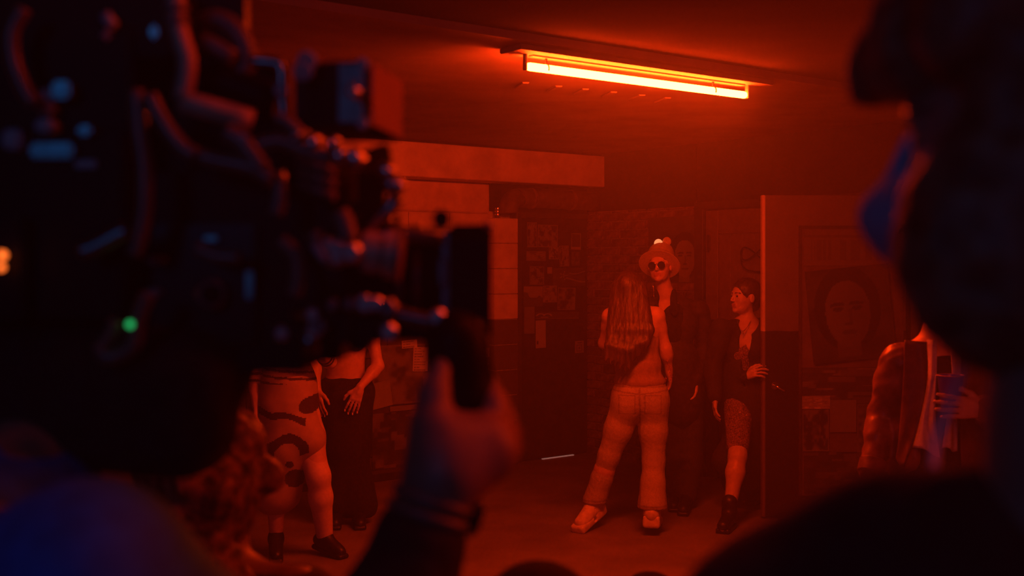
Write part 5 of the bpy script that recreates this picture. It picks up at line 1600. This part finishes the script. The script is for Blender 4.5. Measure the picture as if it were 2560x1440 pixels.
# cables
for i, (pts, r_, y_) in enumerate((
    ([(376, 240), (395, 280), (425, 330), (460, 372), (490, 388)], .0085, YB - .05),
    ([(500, 390), (545, 402), (600, 412), (640, 424), (680, 450)], .0085, YB - .05),
    ([(342, 225), (350, 330), (362, 420), (362, 520), (350, 590), (335, 640)], .0085, YB - .05),
    ([(566, 330), (600, 350), (630, 385), (655, 425)], .010, YB - .05),
    ([(60, 20), (30, 80), (34, 150), (60, 220), (85, 260)], .0075, YB - .06),
    ([(250, 860), (262, 890), (300, 888), (335, 860), (345, 800), (370, 735)], .008, YB - .06),
    ([(290, 800), (275, 840), (252, 870)], .007, YB - .06),
    ([(690, 540), (700, 480), (690, 430)], .008, YB - .04),
    ([(735, 740), (745, 700), (740, 640), (700, 600)], .008, YB - .04),
    ([(785, 580), (800, 620), (822, 655)], .008, YB - .045),
    ([(848, 530), (862, 560), (872, 600)], .010, YB - .04),
    ([(490, 620), (540, 640), (600, 645)], .007, YB - .03),
)):
    tube('cable', [P(a, b, y_) for a, b in pts], r_, m_cable, cc_, 10, 6)
for pts in ([(205, 630), (240, 618), (300, 585), (318, 578)],):
    tube('lever_arm', [P(a, b, YB - .06) for a, b in pts], .010, m_rig_metal, cc_, 10, 4)
qbox('cable_clip', 585, 335, 620, 352, YB - .062, .02, m_rig_grey, cc_, .003)
tube('cable_clip', [P(786, 612, YB - .05), P(818, 656, YB - .05)], .0045, m_rig_grey, cc_, 8, 0)
for px_, py_, r_ in ((820, 615, .010), (842, 620, .010), (838, 638, .013), (876, 632, .012)):
    lathe('lens_screw', P(px_, py_, YB - .05), P(px_, py_, YB - .03), [(0, r_ * .6), (.2, r_), (1, r_)], m_rig_steel, cc_, 14)
lg = cyl('led', P(325, 811, YB - .07), P(325, 811, YB - .06), .0035, m_led_g, cc_, 12); lg['label'] = 'small glowing green light'
for px_, py_, r_ in ((6, 638, .0042), (3, 668, .0036)):
    lo_ = cyl('led', P(px_, py_, YB - .07), P(px_, py_, YB - .06), r_, m_led_o, cc_, 12); lo_['label'] = 'small glowing amber light'
qbox('rear_bracket', -90, 540, 60, 800, YB - .05, .05, m_rig)

# ------------------------------------------------------------------ crew in the foreground
# operator holding the grip
p7 = person('camera operator in a navy jacket whose hand holds the rig\'s grip', -0.55, 1.18)
def crew_joints(cx, cy, zs, R, hw=.19):
    """standing joints from shoulder height"""
    k_ = zs / 1.45
    J = dict(pel=np.array([cx, cy, .95 * k_]), chest=np.array([cx, cy, 1.27 * k_]), neck=np.array([cx, cy, 1.49 * k_]), head=np.array([cx, cy, 1.63 * k_]))
    for q, sx in (('A', -1), ('B', 1)):
        J['sh' + q] = np.array([cx, cy, zs - .03]) + R[0] * sx * hw
        J['el' + q] = J['sh' + q] + R[0] * sx * .05 - UP * .28
        J['wr' + q] = J['el' + q] + R[1] * .08 - UP * .25
        J['hip' + q] = np.array([cx, cy, .90 * k_]) + R[0] * sx * .09
        J['kn' + q] = np.array([cx, cy, .5 * k_]) + R[0] * sx * .10 + R[1] * .03
        J['an' + q] = np.array([cx, cy, .10]) + R[0] * sx * .11
        J['toe' + q] = J['an' + q] + R[1] * .16 - UP * .07
    return J
R7 = frame((.35, 1, 0))
J = crew_joints(-.50, .93, 1.50, R7)
J['head'] = P(330, 560, 1.36); J['neck'] = np.array([-.49, 1.14, 1.50])
J['elB'] = np.array([-.16, 1.02, 1.24]); J['wrB'] = P(1088, 1240, 1.06)
HR7 = frame((.6, 1, 0))
pr = body_prims(J, R7, HR7, 1.0, male=True, feet=False)
# gripping hand, built for this pose
wr = J['wrB']; kn = P(1165, 1075, 1.075)
hd_ = [cap(wr, P(1120, 1180, 1.06), .026, .030, .02), cap(P(1105, 1190, 1.06), P(1100, 1090, 1.07), .028, .026, .02), cap(P(1120, 1180, 1.06), P(1215, 1130, 1.08), .032, .030, .02), cap(P(1120, 1120, 1.065), P(1200, 1110, 1.08), .026, .028, .02)]
# thumb up the left side
hd_ += chain([P(1092, 1150, 1.065), P(1080, 1060, 1.07), P(1086, 985, 1.08), P(1102, 920, 1.09)], [.024, .016, .013, .0105], .012)
# fingers wrapping round the right side of the grip
fing = [[(1215, 1110), (1238, 1020), (1222, 965), (1190, 940)], [(1235, 1120), (1262, 1050), (1245, 1000), (1205, 985)], [(1240, 1135), (1276, 1085), (1262, 1042), (1215, 1030)], [(1235, 1150), (1278, 1118), (1268, 1085), (1225, 1075)]]
for i, fp_ in enumerate(fing):
    yy = [1.085 + i * .004, 1.10 + i * .012, 1.125 + i * .008, 1.155]
    hd_ += chain([P(a, b, yy[k_]) for k_, (a, b) in enumerate(fp_)], [.0145, .011, .010, .008], .006)
pr = [q for q in pr] + hd_
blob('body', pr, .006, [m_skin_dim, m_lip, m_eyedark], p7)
jk = torso_prims(J, R7, 1.2, 1.25)[:4] + [cap(J['chest'] + UP * .1, J['neck'] - UP * .02, .09, .078, .05), cap(J['chest'] - UP * .2, J['pel'] - UP * .05, .17, .17, .05)] + limb(J['shA'], J['elA'], J['wrA'], (.085, .08, .07, .065, .055)) + limb(J['shB'], J['elB'], J['wrB'] + (J['elB'] - J['wrB']) * .35, (.085, .078, .062, .058, .046))
blob('jacket', jk, .009, m_blue_jacket, p7, [(.006, 45, 61, (1, 1, 1.2))])
slv = limb(J['elB'], (J['elB'] + J['wrB']) / 2, J['wrB'] - nrm(J['wrB'] - J['elB']) * .045, (.060, .056, .050, .048, .044))
blob('sleeve', slv, .006, m_black_cloth, p7, [(.003, 80, 62, (1, 1, 1))])
tr = [ell(J['pel'] - UP * .04, (.175, .135, .14), R7, .05)]
for q in 'AB':
    tr += chain([J['hip' + q], J['kn' + q], J['an' + q]], [.11, .085, .075], .03)
tr.append(half((0, 0, .05), (0, 0, -1)))
blob('trousers', tr, .012, m_black_cloth, p7)
blob('hair', [ell(J['head'] + UP * .025 - HR7[1] * .015, (.088, .105, .10), HR7, .02), ell(J['head'] + HR7[1] * .09 - UP * .03, (.07, .06, .09), HR7, .01, '-')], .01, m_hair_dk, p7)
for q in 'AB':
    shoe('shoe', J['an' + q], J['toe' + q], m_black_shoe, p7, .009)
d_ = nrm(J['wrB'] - J['elB']); a_ = nrm(np.cross(d_, np.array([0, 1, 0.]))); b_ = np.cross(d_, a_)
def wristband(c_, r_, th, m_, nm, sq=1.0):
    return tube(nm, [c_ + r_ * (math.cos(q) * a_ + sq * math.sin(q) * b_) for q in np.linspace(0, 2 * math.pi, 25)], th, m_, p7, 10, 0)
wristband(J['wrB'] + d_ * -.004, .034, .0065, m_rubber, 'hair_tie')
wristband(J['wrB'] - d_ * .018, .035, .006, m_rubber, 'watch_strap')
obox('watch_case', P(1162, 1290, 1.055), (.016, .008, .016), (a_, b_, d_), m_rig, p7, .004, 2)

# curly-haired crew member low at the left
p9 = person('crew member with a big head of curly brown hair, blurred at the lower left', *P(525, 1500, 1.95)[:2])
R9 = frame((.3, 1, 0))
J = crew_joints(P(525, 0, 1.95)[0], 1.95, 1.185, R9, .16)
pr = body_prims(J, R9, R9, .95, fem=True, feet=False)
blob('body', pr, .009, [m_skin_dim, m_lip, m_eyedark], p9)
rs = np.random.RandomState(5)
cu = [ell(J['head'] + UP * .0 - R9[1] * .02, (.095, .105, .108), R9, .02)]
for k_ in range(90):
    th_ = rs.rand() * 6.28; ph = rs.rand() * 2.6
    d_ = np.array([math.sin(ph) * math.cos(th_), math.sin(ph) * math.sin(th_), math.cos(ph)])
    if d_ @ R9[1] > .55 and d_[2] < .5: continue
    drop = max(0, -d_[2]) * .12 + (.10 if ph > 1.5 else 0)
    cu.append(ell(J['head'] + d_ * np.array([.098, .105, .108]) - UP * drop, (.022 + rs.rand() * .016,) * 3, None, .015))
for k_ in range(26):
    x_ = rs.uniform(-.11, .11)
    cu.append(ell(J['head'] + R9[0] * x_ - R9[1] * rs.uniform(.02, .1) - UP * rs.uniform(.12, .30), (.03, .03, .04), None, .02))
blob('curly_hair', cu, .009, m_hair_curl, p9, [(.006, 150, 71, (1, 1, 1)), (.003, 300, 72, (1, 1, 1))])
co = torso_prims(J, R9, 1.15, 1.2, True)[:4] + [cap(J['chest'] - UP * .15, J['pel'] - UP * .05, .15, .165, .05)]
for q in 'AB':
    co += limb(J['sh' + q], J['el' + q], J['wr' + q], (.07, .066, .058, .055, .05))
co += [half(J['neck'] - UP * .01, (0, 0, 1))]
blob('jumper', co, .010, m_jacket_dk, p9, [(.005, 50, 73, (1, 1, 1.2))])
tr = [ell(J['pel'] - UP * .04, (.165, .125, .13), R9, .05)]
for q in 'AB':
    tr += chain([J['hip' + q], J['kn' + q], J['an' + q]], [.10, .08, .07], .03)
tr.append(half((0, 0, .05), (0, 0, -1)))
blob('trousers', tr, .012, m_black_cloth, p9)
for q in 'AB':
    shoe('shoe', J['an' + q], J['toe' + q], m_black_shoe, p9, .009)

# masked crew member close on the right
Y8 = .74
p8 = person('crew member in a blue face mask, dark and blurred, filling the right edge', .33, Y8)
R8 = frame((-.45, 1, 0)); HR8 = frame((-.76, .65, -.02))
J = crew_joints(.345, Y8 - .03, 1.48, R8, .205)
J['head'] = P(2672, 338, Y8); J['neck'] = P(2725, 1010, Y8 - .03)
J['shA'] = P(1975, 1625, Y8 + .03); J['shB'] = np.array([.57, Y8 - .08, 1.46])
J['elA'] = J['shA'] + np.array([-.03, .02, -.28]); J['wrA'] = J['elA'] + np.array([.04, .12, -.22])
pr = body_prims(J, R8, HR8, 1.05, male=True, feet=False)
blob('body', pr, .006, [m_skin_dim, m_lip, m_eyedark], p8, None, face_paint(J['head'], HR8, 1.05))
hrp = [ell(J['head'] + HR8[2] * .04 - HR8[1] * .03, (.092, .104, .096), HR8, .02), ell(J['head'] - HR8[1] * .06 - HR8[2] * .04, (.08, .07, .08), HR8, .03), ell(J['head'] + HR8[1] * .11 - HR8[2] * .03, (.085, .06, .085), HR8, .015, '-')]
rs = np.random.RandomState(8)
for k_ in range(60):
    th_ = rs.rand() * 6.28; ph = rs.rand() * 1.5
    d_ = np.array([math.sin(ph) * math.cos(th_), math.sin(ph) * math.sin(th_), math.cos(ph)])
    c_ = J['head'] + HR8[2] * .045 - HR8[1] * .02 + d_ @ np.diag([.095, .1, .1]) if False else J['head'] + HR8[2] * .045 - HR8[1] * .02 + d_ * np.array([.095, .1, .1])
    hrp.append(ell(c_, (.022 + .014 * rs.rand(),) * 3, None, .015))
hrp += chain([P(2300, 150, Y8 + .03), P(2235, 165, Y8 + .06), P(2175, 200, Y8 + .08), P(2150, 180, Y8 + .08)], [.03, .022, .014, .008], .02)
hrp += chain([P(2300, 60, Y8 + .03), P(2255, 60, Y8 + .05), P(2225, 95, Y8 + .06)], [.03, .022, .012], .02)
hrp += [ell(P(2490, 640, Y8 - .02), (.060, .055, .062), None, .03), ell(P(2560, 540, Y8 - .02), (.07, .06, .07), None, .03), ell(P(2600, 760, Y8 - .02), (.06, .05, .05), None, .03)]
blob('hair', hrp, .006, m_hair_curl, p8, [(.003, 220, 81, (1, 1, 1))])
LM = loc_fn(J['head'], HR8, 1.05)
mk = [ell(LM(0, .062, -.055), (.066, .062, .056), HR8, .02), ell(LM(0, .110, -.035), (.022, .03, .03), HR8, .03), ell(LM(0, .03, -.05), (.075, .05, .10), HR8, .005, '-')]
mk = [cap(LM(0, .098, .004), LM(0, .118, -.045), .008, .012, .015), cap(LM(0, .118, -.045), LM(0, .09, -.088), .012, .010, .015)]
for sx in (-1, 1):
    mk += [cap(LM(sx * .05, .062, -.015), LM(0, .115, -.045), .012, .011, .02), cap(LM(sx * .04, .058, -.078), LM(0, .105, -.06), .012, .012, .02), cap(LM(sx * .058, .045, -.045), LM(sx * .015, .108, -.048), .015, .013, .02)]
mo_ = blob('face_mask', mk, .004, m_mask, p8); mo_['label'] = 'pleated blue face mask'
for sx in (-1, 1):
    for z_ in (-.015, -.085):
        tube('ear_loop', [LM(sx * .06, .05, z_), LM(sx * .082, .01, z_ * .6 - .005), LM(sx * .082, -.02, -.02)], .002, m_mask, mo_, 6, 4)
ht = torso_prims(J, R8, 1.15, 1.2)[:4] + [cap(J['chest'] - UP * .2, J['pel'] - UP * .1, .17, .17, .05), cap(J['shA'], P(2290, 1465, Y8 + .01), .072, .066, .05), cap(P(2290, 1465, Y8 + .01), P(2760, 1440, Y8 - .02), .066, .07, .05), cap(J['shB'], P(2760, 1440, Y8 - .02), .075, .07, .05)]
for q in 'AB':
    ht += limb(J['sh' + q], J['el' + q], J['wr' + q], (.074, .072, .066, .06, .052))
ht += [ell(J['neck'] + UP * .08, (.075, .08, .075), None, .015, '-')]
blob('hoodie', ht, .008, m_black_cloth, p8, [(.005, 45, 82, (1, 1, 1.2))])
tr = [ell(J['pel'] - UP * .04, (.175, .135, .14), R8, .05)]
for q in 'AB':
    tr += chain([J['hip' + q], J['kn' + q], J['an' + q]], [.11, .085, .075], .03)
tr.append(half((0, 0, .05), (0, 0, -1)))
blob('trousers', tr, .012, m_black_cloth, p8)
for q in 'AB':
    shoe('shoe', J['an' + q], J['toe' + q], m_black_shoe, p8, .009)
tube('earpiece_cable', [P(2500, 800, Y8 + .05), P(2425, 880, Y8 + .06), P(2398, 950, Y8 + .07), P(2368, 1030, Y8 + .08), P(2342, 1100, Y8 + .08), P(2332, 1200, Y8 + .06)], .0030, mat('pale_cable', (.7, .6, .65), .35), p8, 8, 6)

# two kneeling crew members whose crowns just show at the bottom
for (px_, py_, y_, lb_) in ((1348, 1400, 1.5, 'dark crown of a kneeling crew member at the bottom edge below the hand'), (1625, 1428, 2.6, 'dark crown of a kneeling crew member at the bottom edge below the white shoes')):
    tp_ = P(px_, py_, y_)
    pk = person(lb_, tp_[0], tp_[1], 'kneeling crew members')
    R_ = frame((.1, 1, 0)); hx = np.array([tp_[0], tp_[1], 0.])
    hz_ = tp_[2] - .125
    J = dict(head=hx + UP * hz_, neck=hx + UP * (hz_ - .14), chest=hx + UP * (hz_ - .36), pel=hx + UP * (hz_ - .68))
    for q, sx in (('A', -1), ('B', 1)):
        J['sh' + q] = J['neck'] - UP * .06 + R_[0] * sx * .17
        J['el' + q] = J['sh' + q] + R_[0] * sx * .05 - UP * .27
        J['wr' + q] = J['el' + q] + R_[1] * .18 - UP * .10
        J['hip' + q] = J['pel'] + R_[0] * sx * .09
        J['kn' + q] = hx + R_[0] * sx * .11 + R_[1] * .08 + UP * .07
        J['an' + q] = hx + R_[0] * sx * .11 - R_[1] * .33 + UP * .06
        J['toe' + q] = J['an' + q] - R_[1] * .1 - UP * .015
    blob('body', body_prims(J, R_, R_, 1.0, male=True, feet=False), .010, [m_skin_dim, m_lip, m_eyedark], pk)
    blob('beanie', [ell(J['head'] + UP * .028 - R_[1] * .012, (.088, .105, .097), R_, .02), ell(J['head'] + R_[1] * .095 - UP * .03, (.066, .06, .09), R_, .01, '-')], .008, m_black_cloth, pk)
    co = torso_prims(J, R_, 1.12, 1.18)[:4] + [half(J['neck'] - UP * .02, (0, 0, 1))]
    for q in 'AB':
        co += limb(J['sh' + q], J['el' + q], J['wr' + q], (.07, .066, .058, .055, .05))
    blob('jumper', co, .012, m_black_cloth, pk)
    tr = [ell(J['pel'] - UP * .02, (.17, .13, .13), R_, .05)]
    for q in 'AB':
        tr += chain([J['hip' + q], J['kn' + q], J['an' + q]], [.105, .068, .055], .03)
    blob('trousers', tr, .012, m_black_cloth, pk)
    for q in 'AB':
        blob('shoe', [cap(J['an' + q] - R_[1] * .0, J['toe' + q], .05, .042, .02)], .010, m_black_shoe, pk)
